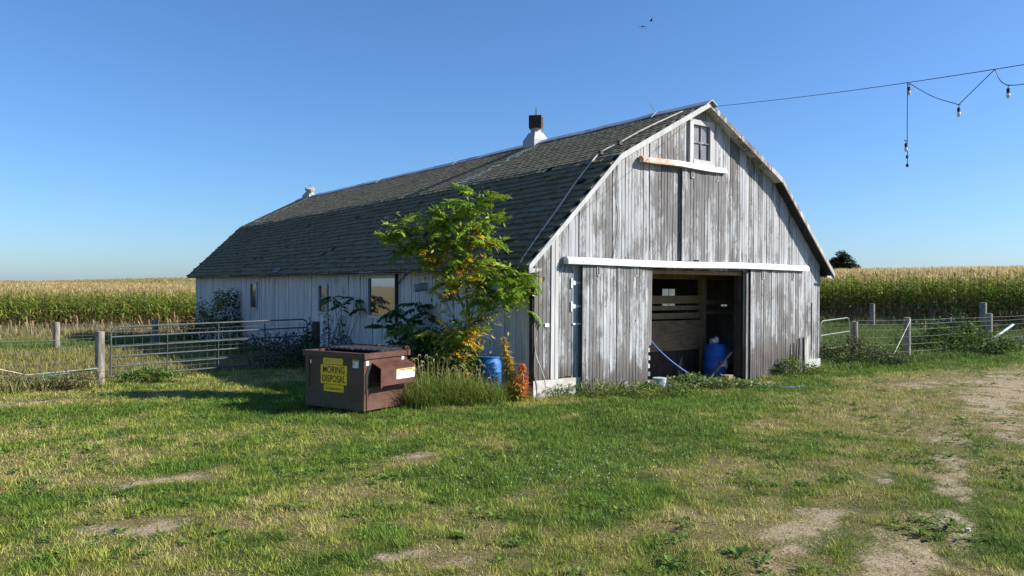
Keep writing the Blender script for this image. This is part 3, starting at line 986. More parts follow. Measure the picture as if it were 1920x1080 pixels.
# lids: black plastic, ribbed, lying shut a little below the rim
for k in range(2):
    y0, y1 = .07 + k * .70, .07 + k * .70 + .66
    m = MB().box(.48, DW + .01, y0, y1, DH + .102, DH + .125)
    for j in range(5):
        yy = y0 + .06 + j * .13
        m.box(.50, DW, yy, yy + .05, DH + .125, DH + .14)
    m.build('lid', 'black', DP)
MB().box(.05, .50, .05, DL - .05, DH + .04, DH + .06).build('front_deck', 'maroon', DP)
MB().tube([(DW + .02, -.02, DH + .14), (DW + .02, DL + .02, DH + .14)], .018, 8).build('hinge_bar', 'maroon', DP)
for y in (.02, .72, 1.45):
    MB().box(DW - .03, DW + .05, y, y + .05, DH + .09, DH + .17).build('hinge_lug', 'maroon', DP)
for (x, y) in ((.62, -.01), (.05, 1.06)):
    if x > .3:
        pts = [(x - .17, y, DH + .10), (x, y + .02, DH + .24), (x + .15, y - .02, DH + .09)]
    else:
        pts = [(x, y - .15, DH + .10), (x + .02, y, DH + .23), (x, y + .15, DH + .10)]
    MB().tube(pts, .010, 6).build('lifting_hook', 'rust', DP)
# fork pocket on the sunlit end: open sleeve with sloped top
px0, px1, pd = .20, DW - .01, .22
m = MB()
tt = .012
m.box(px0, px1, -pd, -pd + tt, .52, .83)                                             # face
m.add([(px0, -pd, .83), (px1, -pd, .83), (px1, 0, .93), (px0, 0, .93), (px0, -pd, .845), (px1, -pd, .845), (px1, 0, .945), (px0, 0, .945)], [(0, 1, 2, 3), (4, 7, 6, 5), (0, 4, 5, 1), (1, 5, 6, 2), (2, 6, 7, 3), (3, 7, 4, 0)])
m.prism([(px0 + .0, .52), (px0 + .10, .57), (px0 + .0, .47)], -pd - .002, -pd + tt + .002)
m.box(px0 + .1, px1, -pd + tt, 0, .56, .572)
m.build('fork_pocket', 'maroon', DP)
m = MB().box(.52, DW - .05, DL, DL + .2, .52, .83)
m.build('fork_pocket', 'maroon', DP)
MB().prism([(.02, .38), (.20, .50), (.20, .90), (.10, .90), (.02, .72)], -.012, -.001).build('pocket_mouth_shade', 'black', DP)  # flat black plate painting in the shade of the sleeve's open end
MB().box(-.03, -.006, DL - .11, DL - .02, .45, DH).build('corner_rib', 'brown', DP)
for (x, y) in ((.08, .1), (DW - .2, .1), (.08, DL - .2), (DW - .2, DL - .2)):
    MB().box(x, x + .12, y, y + .12, -.03, .07).build('foot', 'rust', DP)
# reflectors and stickers
for z in (.945,):
    MB().box(.04, .115, -.006, -.001, z - .045, z + .035).build('reflector', 'sticker', DP)
    MB().box(DW - .17, DW - .10, -.006, -.001, z - .015, z + .06).build('reflector', 'sticker', DP)
    MB().box(-.012, -.007, DL - .16, DL - .125, z - .07, z).build('reflector', 'sticker', DP)
st_ = MB().box(.63, 1.16, -pd - .004, -pd - .001, .615, .80).build('warning_sticker', 'sticker', DP)
MB().box(.635, 1.155, -pd - .0055, -pd - .0042, .765, .797).build('sticker_band', 'yellow', st_)
def lit_text(s, size, x, z, par, mat='ink'):
    M = Matrix(((1, 0, 0, x), (0, 0, -1, -pd - .0062), (0, 1, 0, z), (0, 0, 0, 1)))
    return text_mesh(s, size, .9, 'lettering', mat, par, M)
lit_text('WARNING  WARNING', .042, .895, .780, st_)
for (x, z) in ((.70, .715), (.93, .70)):
    lit_text('\u25b2', .04, x, z, st_)
# signs on the shaded side; text runs along -y there
def sgn(s, size, y, z, par, mat='ink', sx=.82, x=-.0135):
    M = Matrix(((0, 0, -1, x), (-1, 0, 0, y), (0, 1, 0, z), (0, 0, 0, 1)))
    return text_mesh(s, size, sx, 'lettering', mat, par, M)
def rounded(y0, y1, z0, z1, r=.025, n=4):
    P = []
    for cy, cz, a0 in ((y1 - r, z1 - r, 0), (y0 + r, z1 - r, 90), (y0 + r, z0 + r, 180), (y1 - r, z0 + r, 270)):
        for k in range(n + 1):
            a = math.radians(a0 + 90 * k / n)
            P.append((cy + r * math.cos(a), cz + r * math.sin(a)))
    return P
def plate(y0, y1, z0, z1, label):
    o = MB().prism(rounded(y0, y1, z0, z1), -.0125, -.007, 'x').build('sign', 'yellow', DP)
    o['label'] = label
    return o
p1 = plate(.52, 1.03, .885, 1.0, 'small yellow phone number plate')
p2 = plate(.42, 1.09, .515, .875, 'large yellow name plate with black letters')
p3 = plate(.50, 1.01, .375, .505, 'small yellow web address plate')
sgn('800-423-0759', .092, .775, .940, p1, 'ink_pale', .76)
sgn('MORING', .178, .755, .778, p2, 'ink', .80)
sgn('DISPOSAL', .178, .755, .612, p2, 'ink', .76)
sgn('\u00ae', .04, .45, .69, p2, 'ink_brown', .8)
sgn('moringdisposal.com', .066, .755, .437, p3, 'ink_brown', .80)
s4 = MB().box(-.0125, -.007, .135, .275, .85, 1.0).build('safety_sticker', 'sticker', DP)
MB().box(-.0135, -.0126, .138, .272, .965, .997).build('sticker_band', 'yellow', s4)
sgn('CAUTION', .028, .205, .981, s4, 'ink', .8, -.0142)
sgn('\u25b2', .035, .24, .93, s4, 'ink', 1., -.0142)

# ---------------------------------------------------------------- drums, bucket, hose
def drum(name, label, loc, mat, rz=0, open_top=False):
    d = thing(name, label, 'barrel', loc, rz)
    prof = [(.24, 0), (.275, .02), (.288, .06), (.288, .26), (.296, .275), (.296, .30), (.288, .315), (.288, .56), (.296, .575), (.296, .60), (.288, .615), (.288, .72), (.27, .80), (.235, .855), (.235, .88)]
    MB().lathe(prof, 28).build('drum_body', mat, d, True)
    MB().lathe([(.225, .878), (.25, .88), (.25, .905), (.225, .905)], 28).build('rim', mat, d, True)
    return d
dA = drum('plastic_drum', 'blue plastic drum in the weeds at the barn corner', (-6.17, .58, -.03), 'blue_drum')
MB().lathe([(.05, .905), (.05, .93)], 10, Matrix.Translation((.12, .05, 0))).build('bung', 'blue_drum', dA)
dB = drum('plastic_drum', 'deep blue plastic drum just inside the open barn doorway', (1.68, .86, -.124), 'blue_drum2', .4)
dB.scale = (1.08, 1.08, 1.04)
o = MB().box(-.10, .10, -.306, -.300, .33, .47).build('paper_label', 'sticker', dB)
o.rotation_euler = (0, 0, -.55)
o = MB().box(-.09, .09, -.307, -.301, .26, .47).build('paper_label', 'bag', dB)
o.rotation_euler = (0, 0, -.05)
def crumple(r, n, seed):
    rr = random.Random(seed)
    m = MB()
    rings = 6
    for i in range(rings + 1):
        th = math.pi * i / rings
        for k in range(n):
            a = 2 * math.pi * k / n
            q = r * rr.uniform(.55, 1.2)
            m.v.append((q * math.sin(th) * math.cos(a), q * math.sin(th) * math.sin(a), q * math.cos(th) * .8))
    for i in range(rings):
        for k in range(n):
            m.f.append((i * n + k, i * n + (k + 1) % n, (i + 1) * n + (k + 1) % n, (i + 1) * n + k))
    return m
tag(crumple(.15, 9, 4).build('plastic_bag', 'bag', None, False, (1.60, .82, .90)), 'crumpled clear plastic bag on top of the deep blue drum', 'bag')
bk = thing('bucket', 'grey plastic bucket standing at the left of the barn doorway', 'bucket', (-1.92, -.40, -.12))
MB().lathe([(.115, 0), (.155, .34), (.145, .34), (.107, .015)], 18).build('bucket_body', 'bucket', bk, True)
MB().lathe([(.152, .325), (.166, .33), (.166, .355), (.152, .355)], 18).build('rim', 'bucket', bk, True)
MB().tube(spline([(-.155, 0, .33), (-.12, -.12, .28), (0, -.17, .24), (.12, -.12, .28), (.155, 0, .33)], 4), .004, 5).build('handle', 'wire', bk)
tb = thing('plastic_tub', 'small blue plastic tub beside the grey bucket', 'tub', (-1.55, -.36, -.12), .3)
MB().lathe([(.10, 0), (.14, .15), (.15, .155), (.15, .175), (.13, .175), (.095, .02)], 16).build('tub_body', 'blue_drum', tb, True)
MB().lathe([(.006, .05), (.16, .16), (.165, .18), (.15, .182)], 16).build('rim', 'blue_hose', tb, True)
hp = [(-1.88, .02, 1.20), (-1.80, .02, 1.10), (-1.45, .0, .80), (-1.0, -.02, .50), (-.5, -.06, .22), (0.0, -.14, 0.0), (.22, -.45, -.07), (.32, -1.0, -.04), (.20, -1.7, .0), (.6, -2.2, .02), (1.2, -2.2, .02)]
tag(MB().tube(spline(hp), .014, 7).build('garden_hose', 'blue_hose', None, True), 'thin blue hose sagging from the left sliding door down to the grass', 'hose')
for (x, y, w, d, h, r) in ((1.35, .30, .5, .2, .12, .3), (.45, .1, .4, .16, .06, -.2), (1.25, .15, .18, .18, .22, .7)):
    pass
tag(MB().box(-.25, .25, -.10, .10, 0, .11).box(-.1, .22, -.07, .12, .112, .17).build('firewood_offcut', 'beam', None, False, (1.25, .10, -.124), (0, 0, .3)), 'short timber offcuts on the floor in front of the deep blue drum', 'timber')

# ---------------------------------------------------------------- string lights across the sky
def lerp(a, b, t):
    return Vector(a) + (Vector(b) - Vector(a)) * t
SA, SB = Vector((0.06, -.30, 6.93)), Vector((-3.68, -8.60, 5.51))
SE = SA + (SB - SA) * 1.45
def cab(t):
    p = SA + (SB - SA) * t
    return p + Vector((0, 0, -.10 * math.sin(math.pi * min(t / 1.45, 1))))
tag(MB().tube([cab(k / 20 * 1.45) for k in range(21)], .006, 5).build('overhead_cable', 'cable_black'), 'thin dark cable stretched from the barn peak to the right', 'cable')
sl = thing('string_light', 'black string of bulbs looped under the overhead cable', 'string lights', tuple(cab(.76)))
def rel(p):
    return Vector(p) - cab(.76)
def cable(pts, r=.006):
    return MB().tube(spline([rel(p) for p in pts], 6), r, 5)
H1, H2 = cab(.757), cab(.947)
L2 = lerp(H1, H2, .62) + Vector((0, 0, -.45))
L3 = cab(.972) + Vector((0, 0, -.25))
DB = H1 + Vector((-.015, 0, -.98))
cable([H1 + Vector((-.02, 0, 0)), H1 + Vector((-.02, 0, -.5)), DB, DB + Vector((.03, .01, -.22)), DB + Vector((.03, .01, -.38))]).build('drop_cable', 'cable_black', sl)
cable([H1, lerp(H1, L2, .5) + Vector((0, 0, -.05)), L2]).build('swag_cable', 'cable_black', sl)
cable([L2, H2]).build('swag_cable', 'cable_black', sl)
cable([H2, L3, cab(1.06) + Vector((0, 0, -.22)), cab(1.2) + Vector((0, 0, -.02))]).build('swag_cable', 'cable_black', sl)
def bulb(p, lab):
    p = rel(p)
    s_ = MB().tube([p, p + Vector((0, 0, -.045))], .005, 6).lathe([(.014, -.045), (.022, -.05), (.022, -.105), (.016, -.11)], 12, Matrix.Translation(p)).bar(p + Vector((-.035, .01, .0)), p + Vector((.035, -.01, .0)), .014, .014).build('socket', 'cable_black', sl, True)
    MB().lathe([(.013, -.108), (.024, -.125), (.028, -.145), (.024, -.168), (.012, -.182), (.001, -.186)], 14, Matrix.Translation(p)).build('bulb', 'bulb', s_, True)
bulb(H1 + Vector((.03, 0, -.02)), '')
bulb(L2, '')
bulb(L3, '')
bulb(DB + Vector((-.04, 0, .02)), '')
MB().lathe([(.004, -.03), (.022, -.02), (.024, 0), (.02, .02), (.004, .03)], 10, Matrix.Translation(rel(DB + Vector((.03, .01, -.38))))).lathe([(.004, -.03), (.02, -.02), (.02, .02), (.004, .03)], 8, Matrix.Translation(rel(DB + Vector((.02, .01, -.24))))).build('plug', 'cable_black', sl)

# two birds far off
def bird(loc, rz, flap, label):
    m = MB()
    m.lathe([(.004, -.16), (.03, -.10), (.045, -.02), (.04, .06), (.022, .11), (.02, .14), (.003, .18)], 8, Matrix.Rotation(math.pi / 2, 4, 'Y'))
    for s in (-1, 1):
        h1, h2 = flap
        m.add([(.05, s * .03, .01), (-.06, s * .03, .01), (.06, s * .2, h1), (-.05, s * .2, h1 - .01), (-.03, s * .4, h2), (.05, s * .03, .02), (-.06, s * .03, .02), (.06, s * .2, h1 + .012), (-.05, s * .2, h1 + .002)],
              [(0, 1, 3, 2), (2, 3, 4), (5, 7, 8, 6), (7, 4, 8), (0, 2, 7, 5), (2, 4, 7), (1, 6, 8, 3), (3, 8, 4)])
    m.add([(-.12, -.02, 0), (-.12, .02, 0), (-.26, .05, .0), (-.26, -.05, 0), (-.12, 0, .012)], [(0, 1, 2, 3), (0, 4, 1), (1, 4, 2), (2, 4, 3), (3, 4, 0)])
    return tag(m.build('bird', 'bird', None, False, loc, (0, 0, rz)), label, 'bird', 'birds in flight')
bird((28.3, 29.3, 22.75), .9, (.02, -.14), 'lower bird in the sky, wings spread and drooping')
bird((30.3, 30.3, 23.9), 2.6, (.10, .06), 'upper bird in the sky, small dark fleck')

# ---------------------------------------------------------------- gates and fences
def tube_gate(name, label, A, B, z0, z1, nr, nv, mesh_panel, mat, r=.022):
    A, B = Vector(A), Vector(B)
    L = (B - A).length
    rz = math.atan2(B.y - A.y, B.x - A.x)
    dz = B.z - A.z
    g = thing(name, label, 'gate', tuple(A), rz)
    S = lambda x, z: (x, 0, z + dz * x / L)
    c = .16
    fr = [S(0, z0), S(0, z1 - c), S(.045, z1 - .045), S(c, z1), S(L - c, z1), S(L - .045, z1 - .045), S(L, z1 - c), S(L, z0)]
    MB().tube(fr, r, 10).build('frame', mat, g, True)
    for k in range(nr):
        z = z0 + (z1 - z0) * k / nr
        MB().tube([S(0, z), S(L, z)], r * .9, 8).build('rail', mat, g, True)
    for k in range(1, nv + 1):
        x = L * k / (nv + 1)
        MB().bar(S(x, z0 - .02), S(x, z1), .05, .012, (1, 0, 0)).build('brace', mat, g)
    if mesh_panel:
        m = MB()
        x = .12
        while x < L - .08:
            m.tube([S(x, z0 - .04) + Vector((0, .03, 0)) if False else Vector(S(x, z0 - .04)) + Vector((0, .028, 0)), Vector(S(x, z1 - .12)) + Vector((0, .028, 0))], .0032, 4)
            x += .205
        for k in range(8):
            z = z0 - .03 + (z1 - .1 - z0) * k / 7
            m.tube([Vector(S(.1, z)) + Vector((0, .036, 0)), Vector(S(L - .08, z)) + Vector((0, .036, 0))], .0032, 4)
        m.build('wire_panel', 'wire', g)
    return g
tube_gate('tube_gate', 'long grey tube gate lined with wire mesh left of the barn', (-12.28, 7.55, 0), (-7.05, 8.45, .06), .15, 1.33, 5, 3, True, 'gate')
tube_gate('tube_gate', 'short silver tube gate at the right corner of the barn', (6.45, .62, .05), (8.5, .85, .12), .40, 1.30, 2, 0, False, 'gate_bright')

def wood_post(x, y, h, r, label, group=None, lean=(0, 0), mat='post'):
    z = tzf(x, y)
    p = thing('fence_post', label, 'post', (x, y, z), random.uniform(0, 3), group)
    pts = [(0, 0, -.15), (lean[0] * .3, lean[1] * .3, h * .35), (lean[0], lean[1], h)]
    m = MB().tube(pts, [r * 1.04, r, r * .94], 12, caps=False)
    n = len(m.v)
    ring = [n - 12 + k for k in range(12)]
    m.v.append((lean[0], lean[1], h + .015))
    m.f += [(ring[k], ring[(k + 1) % 12], n) for k in range(12)]
    m.build('shaft', mat, p, True)
    b_ = MB()
    for k in range(3):
        a = k * 2.1
        b_.tube([(r * .99 * math.cos(a), r * .99 * math.sin(a), h * (.35 + .2 * k)), (r * 1.12 * math.cos(a), r * 1.12 * math.sin(a), h * (.35 + .2 * k))], .006, 5)
    b_.build('staple', 'wire', p)
    return p
wood_post(-12.55, 7.30, 1.25, .105, 'thick grey wooden gate post at the left end of the long gate')
wood_post(-6.72, 8.62, 1.30, .12, 'shaded wooden post where the long gate meets the barn wall', mat='bark_dark')
wood_post(8.85, .86, 1.28, .115, 'stout grey post the short silver gate latches onto')
wood_post(11.03, .20, 1.40, .115, 'grey wooden fence post with a white brace wire, mid right fence')
wood_post(17.05, .02, 1.45, .125, 'grey wooden fence post near the right edge of the photo')
wood_post(26.4, 4.0, 1.35, .17, 'thick far post by the corn, just left of the right-edge post')
wood_post(26.2, 9.6, 1.2, .14, 'dark far post by the corn behind the braced fence post')
wood_post(23.5, 1.0, 1.35, .14, 'far post cut off by the right edge of the photo')
wood_post(-11.9, 21.9, 1.05, .12, 'far grey post by the corn left of the long gate')
wood_post(-8.1, 23.0, 1.05, .12, 'far post by the corn seen over the long gate')

def tpost(x, y, h, label):
    z = tzf(x, y)
    p = thing('steel_post', label, 'post', (x, y, z), .4)
    MB().box(-.006, .006, -.02, .02, -.1, h - .18).box(-.022, .022, .02, .026, -.1, h - .18).build('shaft', 'tpost', p)
    m = MB().box(-.006, .006, -.02, .02, h - .18, h).box(-.022, .022, .02, .026, h - .18, h)
    m.build('painted_tip', 'sticker', p)
    m = MB()
    for k in range(7):
        m.box(-.012, .012, .026, .036, .2 + k * .15, .23 + k * .15)
    m.build('stud', 'tpost', p)
    return p
tpost(14.1, .12, 1.36, 'slim green steel fence post with pale tip in the right fence')

def wires(name, label, pts, zs, sag=.02, stays=0, r=.004):
    """a stretch of wire fence between posts; one object, each strand a part"""
    f = thing(name, label, 'fence', (pts[0][0], pts[0][1], tzf(*pts[0])))
    O = Vector(f.location)
    for z in zs:
        P = []
        for (a, b) in zip(pts[:-1], pts[1:]):
            for k in range(6):
                t = k / 6
                x, y = a[0] + (b[0] - a[0]) * t, a[1] + (b[1] - a[1]) * t
                P.append(Vector((x, y, tzf(x, y) + z - sag * math.sin(math.pi * t))) - O)
        x, y = pts[-1]
        P.append(Vector((x, y, tzf(x, y) + z)) - O)
        MB().tube(P, r, 4).build('strand', 'wire', f)
    if stays:
        m = MB()
        for k in range(stays):
            t = (k + .5) / stays
            x, y = pts[0][0] + (pts[-1][0] - pts[0][0]) * t, pts[0][1] + (pts[-1][1] - pts[0][1]) * t
            m.tube([Vector((x, y, tzf(x, y) + zs[0])) - O, Vector((x, y, tzf(x, y) + zs[-1])) - O], r * .8, 4)
        m.build('stay_wires', 'wire', f)['kind'] = 'stuff'
    return f
wires('wire_fence', 'smooth wire fence running right from the short silver gate', [(8.85, .76), (11.03, .09), (14.1, .05), (17.05, -.10), (21, -.3)], (.25, .5, .75, 1.0, 1.18, 1.32), .012, 0, .006)
wires('wire_fence', 'far wire fence along the corn at right', [(26.2, 12), (26.2, 9.6), (26.4, 4.0), (26.0, -2)], (.4, .7, 1.0, 1.2), .02, 0, .008)
wires('wire_fence', 'woven wire fence going left from the gate post', [(-12.6, 7.3), (-14.6, 7.0), (-17, 6.7)], (.15, .35, .6, .85, 1.1), .02, 14, .004)
wires('wire_fence', 'far wire fence along the corn at left', [(-16, 21.2), (-11.9, 21.9), (-8.1, 23.0), (-5.4, 23.6)], (.25, .5, .75, .95), .02, 22, .004)
def rod(name, label, cat, a, b, r, mat):
    a, b = Vector(a), Vector(b)
    return tag(MB().tube([Vector((0, 0, 0)), (b - a) * .5, b - a], r, 8).build(name, mat, None, True, tuple(a)), label, cat)
rod('brace_pipe', 'teal pipe slanting down to the left of the gate post', 'pipe', (-12.62, 7.2, .40), (-14.1, 7.2, .22), .028, 'teal_pipe')
rod('brace_pipe', 'dark green pipe leaning down from the short silver gate', 'pipe', (8.95, .75, .42), (9.75, -.35, .02), .04, 'tpost')
rod('brace_pipe', 'pale teal pipe leaning behind the post at the right edge', 'pipe', (16.9, .35, .05), (20.6, .5, .92), .05, 'pale_pipe')
tag(MB().tube([(11.0, .07, 1.32), (10.8, .02, 1.22), (9.2, -.3, .30), (8.7, -.38, .02)], .013, 6).build('brace_wire', 'cable_pale'), 'white brace wire slanting down from the mid right fence post', 'wire')
tag(MB().tube([(-12.62, 7.15, .40), (-14.0, 7.15, .34), (-14.9, 7.0, .62), (-16.5, 6.8, .95)], .009, 6).build('brace_wire', 'cable_pale'), 'loose pale wire drooping across the left fence', 'wire')
tag(MB().box(-.02, .02, -.005, .005, 0, .30).tube([(0, 0, -.7), (0, 0, 0)], .006, 5).build('fence_flag', m_plain('orange_plastic', (.75, .28, .10), .5), None, False, (16.6, 2.2, .78), (0, .35, .3)), 'small orange strip on a rod among the weeds by the right fence', 'marker')
# ---------------------------------------------------------------- vegetation helpers (numpy)
def rot_frames(yaw, pitch, roll):
    """arrays of 3x3 frames: columns forward, left, up"""
    cy, sy, cp, sp, cr, sr = np.cos(yaw), np.sin(yaw), np.cos(pitch), np.sin(pitch), np.cos(roll), np.sin(roll)
    f = np.stack([cy * cp, sy * cp, sp], -1)
    l0 = np.stack([-sy, cy, 0 * cy], -1)
    u0 = np.cross(f, l0)
    l = l0 * cr[:, None] + u0 * sr[:, None]
    u = np.cross(f, l)
    return f, l, u

def leaf_cards(P, size, yaw, pitch, roll, col, wid=.5, fold=.18):
    """each leaf two triangles folded along the midrib"""
    n = len(P)
    f, l, u = rot_frames(yaw, pitch, roll)
    s = size[:, None]
    tip = P + f * s
    mid = P + f * s * .45 - u * s * fold * .4
    a = mid + l * s * wid * .5 + u * s * fold * .5
    b = mid - l * s * wid * .5 + u * s * fold * .5
    V = np.stack([P, a, tip, b], 1).reshape(-1, 3)
    i = np.arange(n) * 4
    T = np.concatenate([np.stack([i, i + 1, i + 2], 1), np.stack([i, i + 2, i + 3], 1)])
    return V, T, np.repeat(col, 4, 0)

def blade_tris(P, h, w, yaw, lean, col, tipcol=None):
    """short grass: one triangle a blade"""
    n = len(P)
    d = np.stack([np.cos(yaw), np.sin(yaw), 0 * yaw], 1)
    a2 = RNG.uniform(0, 6.283, n)
    ld = np.stack([np.cos(a2), np.sin(a2), 0 * a2], 1)
    L = P - d * w[:, None] * .5
    R = P + d * w[:, None] * .5
    tip = P + ld * (h * lean)[:, None]
    tip[:, 2] += h * np.sqrt(np.maximum(.05, 1 - lean ** 2))
    V = np.stack([L, R, tip], 1).reshape(-1, 3)
    T = np.arange(3 * n).reshape(-1, 3)
    C = np.repeat(col, 3, 0).reshape(-1, 3, 3)
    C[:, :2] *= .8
    if tipcol is not None:
        C[:, 2] = tipcol
    return V, T, C.reshape(-1, 3)

def long_blades(P, h, w, lean, col, seg=3, droop=1.0):
    """tall grass: arching ribbons of seg segments"""
    n = len(P)
    yaw = RNG.uniform(0, 6.283, n)
    fd = np.stack([np.cos(yaw), np.sin(yaw), 0 * yaw], 1)
    sd = np.stack([-np.sin(yaw), np.cos(yaw), 0 * yaw], 1)
    vs = []
    for k in range(seg + 1):
        t = k / seg
        c = P + fd * (h * lean * (t ** 1.8))[:, None]
        c[:, 2] += h * (t - droop * lean * .55 * t ** 2.6)
        ww = w * (1 - .92 * t ** 1.5)
        vs += [c - sd * ww[:, None] * .5, c + sd * ww[:, None] * .5]
    V = np.stack(vs, 1)
    m = 2 * (seg + 1)
    i = np.arange(n)[:, None] * m
    T = []
    for k in range(seg):
        q = i + 2 * k
        T.append(np.concatenate([q, q + 1, q + 3], 1))
        T.append(np.concatenate([q, q + 3, q + 2], 1))
    C = np.repeat(col[:, None], m, 1)
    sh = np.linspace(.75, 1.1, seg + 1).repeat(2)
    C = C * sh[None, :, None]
    return V.reshape(-1, 3), np.concatenate(T), C.reshape(-1, 3)

def merge(parts):
    vs, ts, cs, o = [], [], [], 0
    for V, T, C in parts:
        vs.append(V); ts.append(T + o); cs.append(C); o += len(V)
    return np.concatenate(vs), np.concatenate(ts), np.concatenate(cs)

def colmix(n, pal, wts, jit=.18):
    pal = np.array(pal, float)
    k = RNG.choice(len(pal), n, p=np.array(wts) / np.sum(wts))
    return np.clip(pal[k] * (1 + RNG.normal(0, jit, (n, 1))), .004, 1)

# ---------------------------------------------------------------- the young tree: compound leaves are parts
def frond(n_pairs, length, leaflet, droop, seed):
    rr = random.Random(seed)
    m = MB()
    pts = []
    for k in range(6):
        t = k / 5
        pts.append((length * t * (1 - .12 * droop * t), 0, length * (.10 * t - droop * t * t)))
    m.tube(pts, [.006, .005, .004, .003, .002, .001], 3, caps=False)
    def at(t):
        return Vector((length * t * (1 - .12 * droop * t), 0, length * (.10 * t - droop * t * t)))
    for k in range(n_pairs):
        t = .20 + .78 * k / (n_pairs - 1)
        p = at(t)
        s = leaflet * (1.05 - .5 * abs(t - .5)) * rr.uniform(.85, 1.1)
        for sg in (-1, 1):
            a = math.radians(rr.uniform(55, 75))
            dr = rr.uniform(.3, 1.0)
            d = Vector((math.cos(a), sg * math.sin(a), -dr)).normalized()
            side = Vector((-math.sin(a) * sg, math.cos(a), 0)).normalized() if False else d.cross(Vector((0, 0, 1))).normalized()
            w = s * .25
            q = p + d * s * .40
            nz = side.cross(d)
            m.add([p, q + side * w + nz * w * .25, p + d * s + Vector((0, 0, -s * .15)), q - side * w + nz * w * .25, p + d * s * .45], [(0, 1, 4), (1, 2, 4), (0, 4, 3), (4, 2, 3)])
    p = at(1)
    m.add([p, p + Vector((leaflet * .4, leaflet * .16, -.02)), p + Vector((leaflet * .9, 0, -.05)), p + Vector((leaflet * .4, -leaflet * .16, -.02))], [(0, 1, 2), (0, 2, 3)])
    return m
def raw_mesh(m, name, mat):
    me = bpy.data.meshes.new(name)
    me.from_pydata(m.v, [], m.f)
    me.materials.append(MAT[mat])
    return me
FR = {}
for mt in ('leaf_green', 'leaf_lime', 'leaf_yellow', 'leaf_shaded'):
    FR[mt] = [raw_mesh(frond(9 if k % 2 else 8, .58, .215, .32 + .16 * k, k * 3 + 1), 'leaf', mt) for k in range(4)]
    if mt == 'leaf_yellow':
        FR[mt] = [raw_mesh(frond(5, .40, .17, .5 + .15 * k, k * 3 + 2), 'leaf', mt) for k in range(4)]

def put_leaf(parent, p, yaw, pitch, sc, mat, roll=0.):
    o = link('leaf', random.choice(FR[mat]), parent)
    o.matrix_local = Matrix.Translation(p) @ Euler((0, 0, yaw)).to_matrix().to_4x4() @ Euler((0, -pitch, 0)).to_matrix().to_4x4() @ Euler((roll, 0, 0)).to_matrix().to_4x4() @ Matrix.Scale(sc, 4)
    return o

RT = Vector((math.cos(YAW), -math.sin(YAW), 0))      # a horizontal direction along which the crown was measured
FWD = Vector((math.sin(YAW), math.cos(YAW), 0))
tree = thing('young_tree', 'young green and yellow tree with feathery leaves growing at the barn corner', 'tree', (-6.45, .86, 0))
def tp(l, z, d=0.):
    return RT * l + FWD * d + Vector((0, 0, z))
def tq(l, z, d=0.):
    return tp(l * .90 - .02, z * 1.08 if z < 1 else 2.34 + (z - 2.34) * .94, d * .8)
# limbs: base, bends, tip, radius
limbs = [
    [(0, 0, 0), (.02, .8, 0), (.02, 1.5, -.05), (-.06, 2.2, -.12), (-.02, 3.0, -.2), (.10, 3.7, -.22), (.16, 4.25, -.25)],
    [(.02, 1.6, -.05), (-.35, 2.3, -.2), (-.8, 2.95, -.3), (-1.25, 3.35, -.35), (-1.62, 3.62, -.38)],
    [(-.5, 2.5, -.2), (-.9, 2.8, -.05), (-1.3, 3.0, 0)],
    [(-.8, 2.95, -.3), (-.85, 3.4, -.3), (-.72, 3.72, -.35)],
    [(-.05, 2.4, -.12), (-.35, 3.1, -.2), (-.45, 3.6, -.3)],
    [(0, 1.4, -.05), (.45, 1.95, -.2), (.85, 2.35, -.35), (1.1, 2.6, -.4)],
    [(.5, 2.0, -.2), (.95, 2.15, -.35), (1.28, 2.30, -.4)],
    [(.02, 2.6, -.15), (.35, 3.1, -.2), (.42, 3.5, -.25)],
    [(-.02, 1.2, 0), (-.4, 1.7, -.2), (-.55, 2.15, -.35)],
    [(.0, 1.0, 0), (.15, 1.35, -.4), (.10, 1.55, -.7)],
    [(.02, 1.5, -.05), (.22, 2.3, -.4), (.25, 2.75, -.55)],
    [(-.3, 2.2, -.15), (-.45, 2.5, -.5), (-.6, 2.8, -.7)],
    [(0, .8, 0), (-.3, 1.15, -.3), (-.55, 1.35, -.45)],
]
rad0 = [.045, .028, .016, .014, .018, .026, .016, .016, .018, .014, .016, .013, .013]
trunk = MB()
for k, (lm, r0) in enumerate(zip(limbs, rad0)):
    pts = spline([tq(l, z, d) for l, z, d in lm], 4)
    n = len(pts)
    m = trunk if k == 0 else MB()
    m.tube(pts, [r0 * (1 - .8 * i / (n - 1)) for i in range(n)], 7)
    m.build('trunk' if k == 0 else 'branch', 'bark', tree, True)
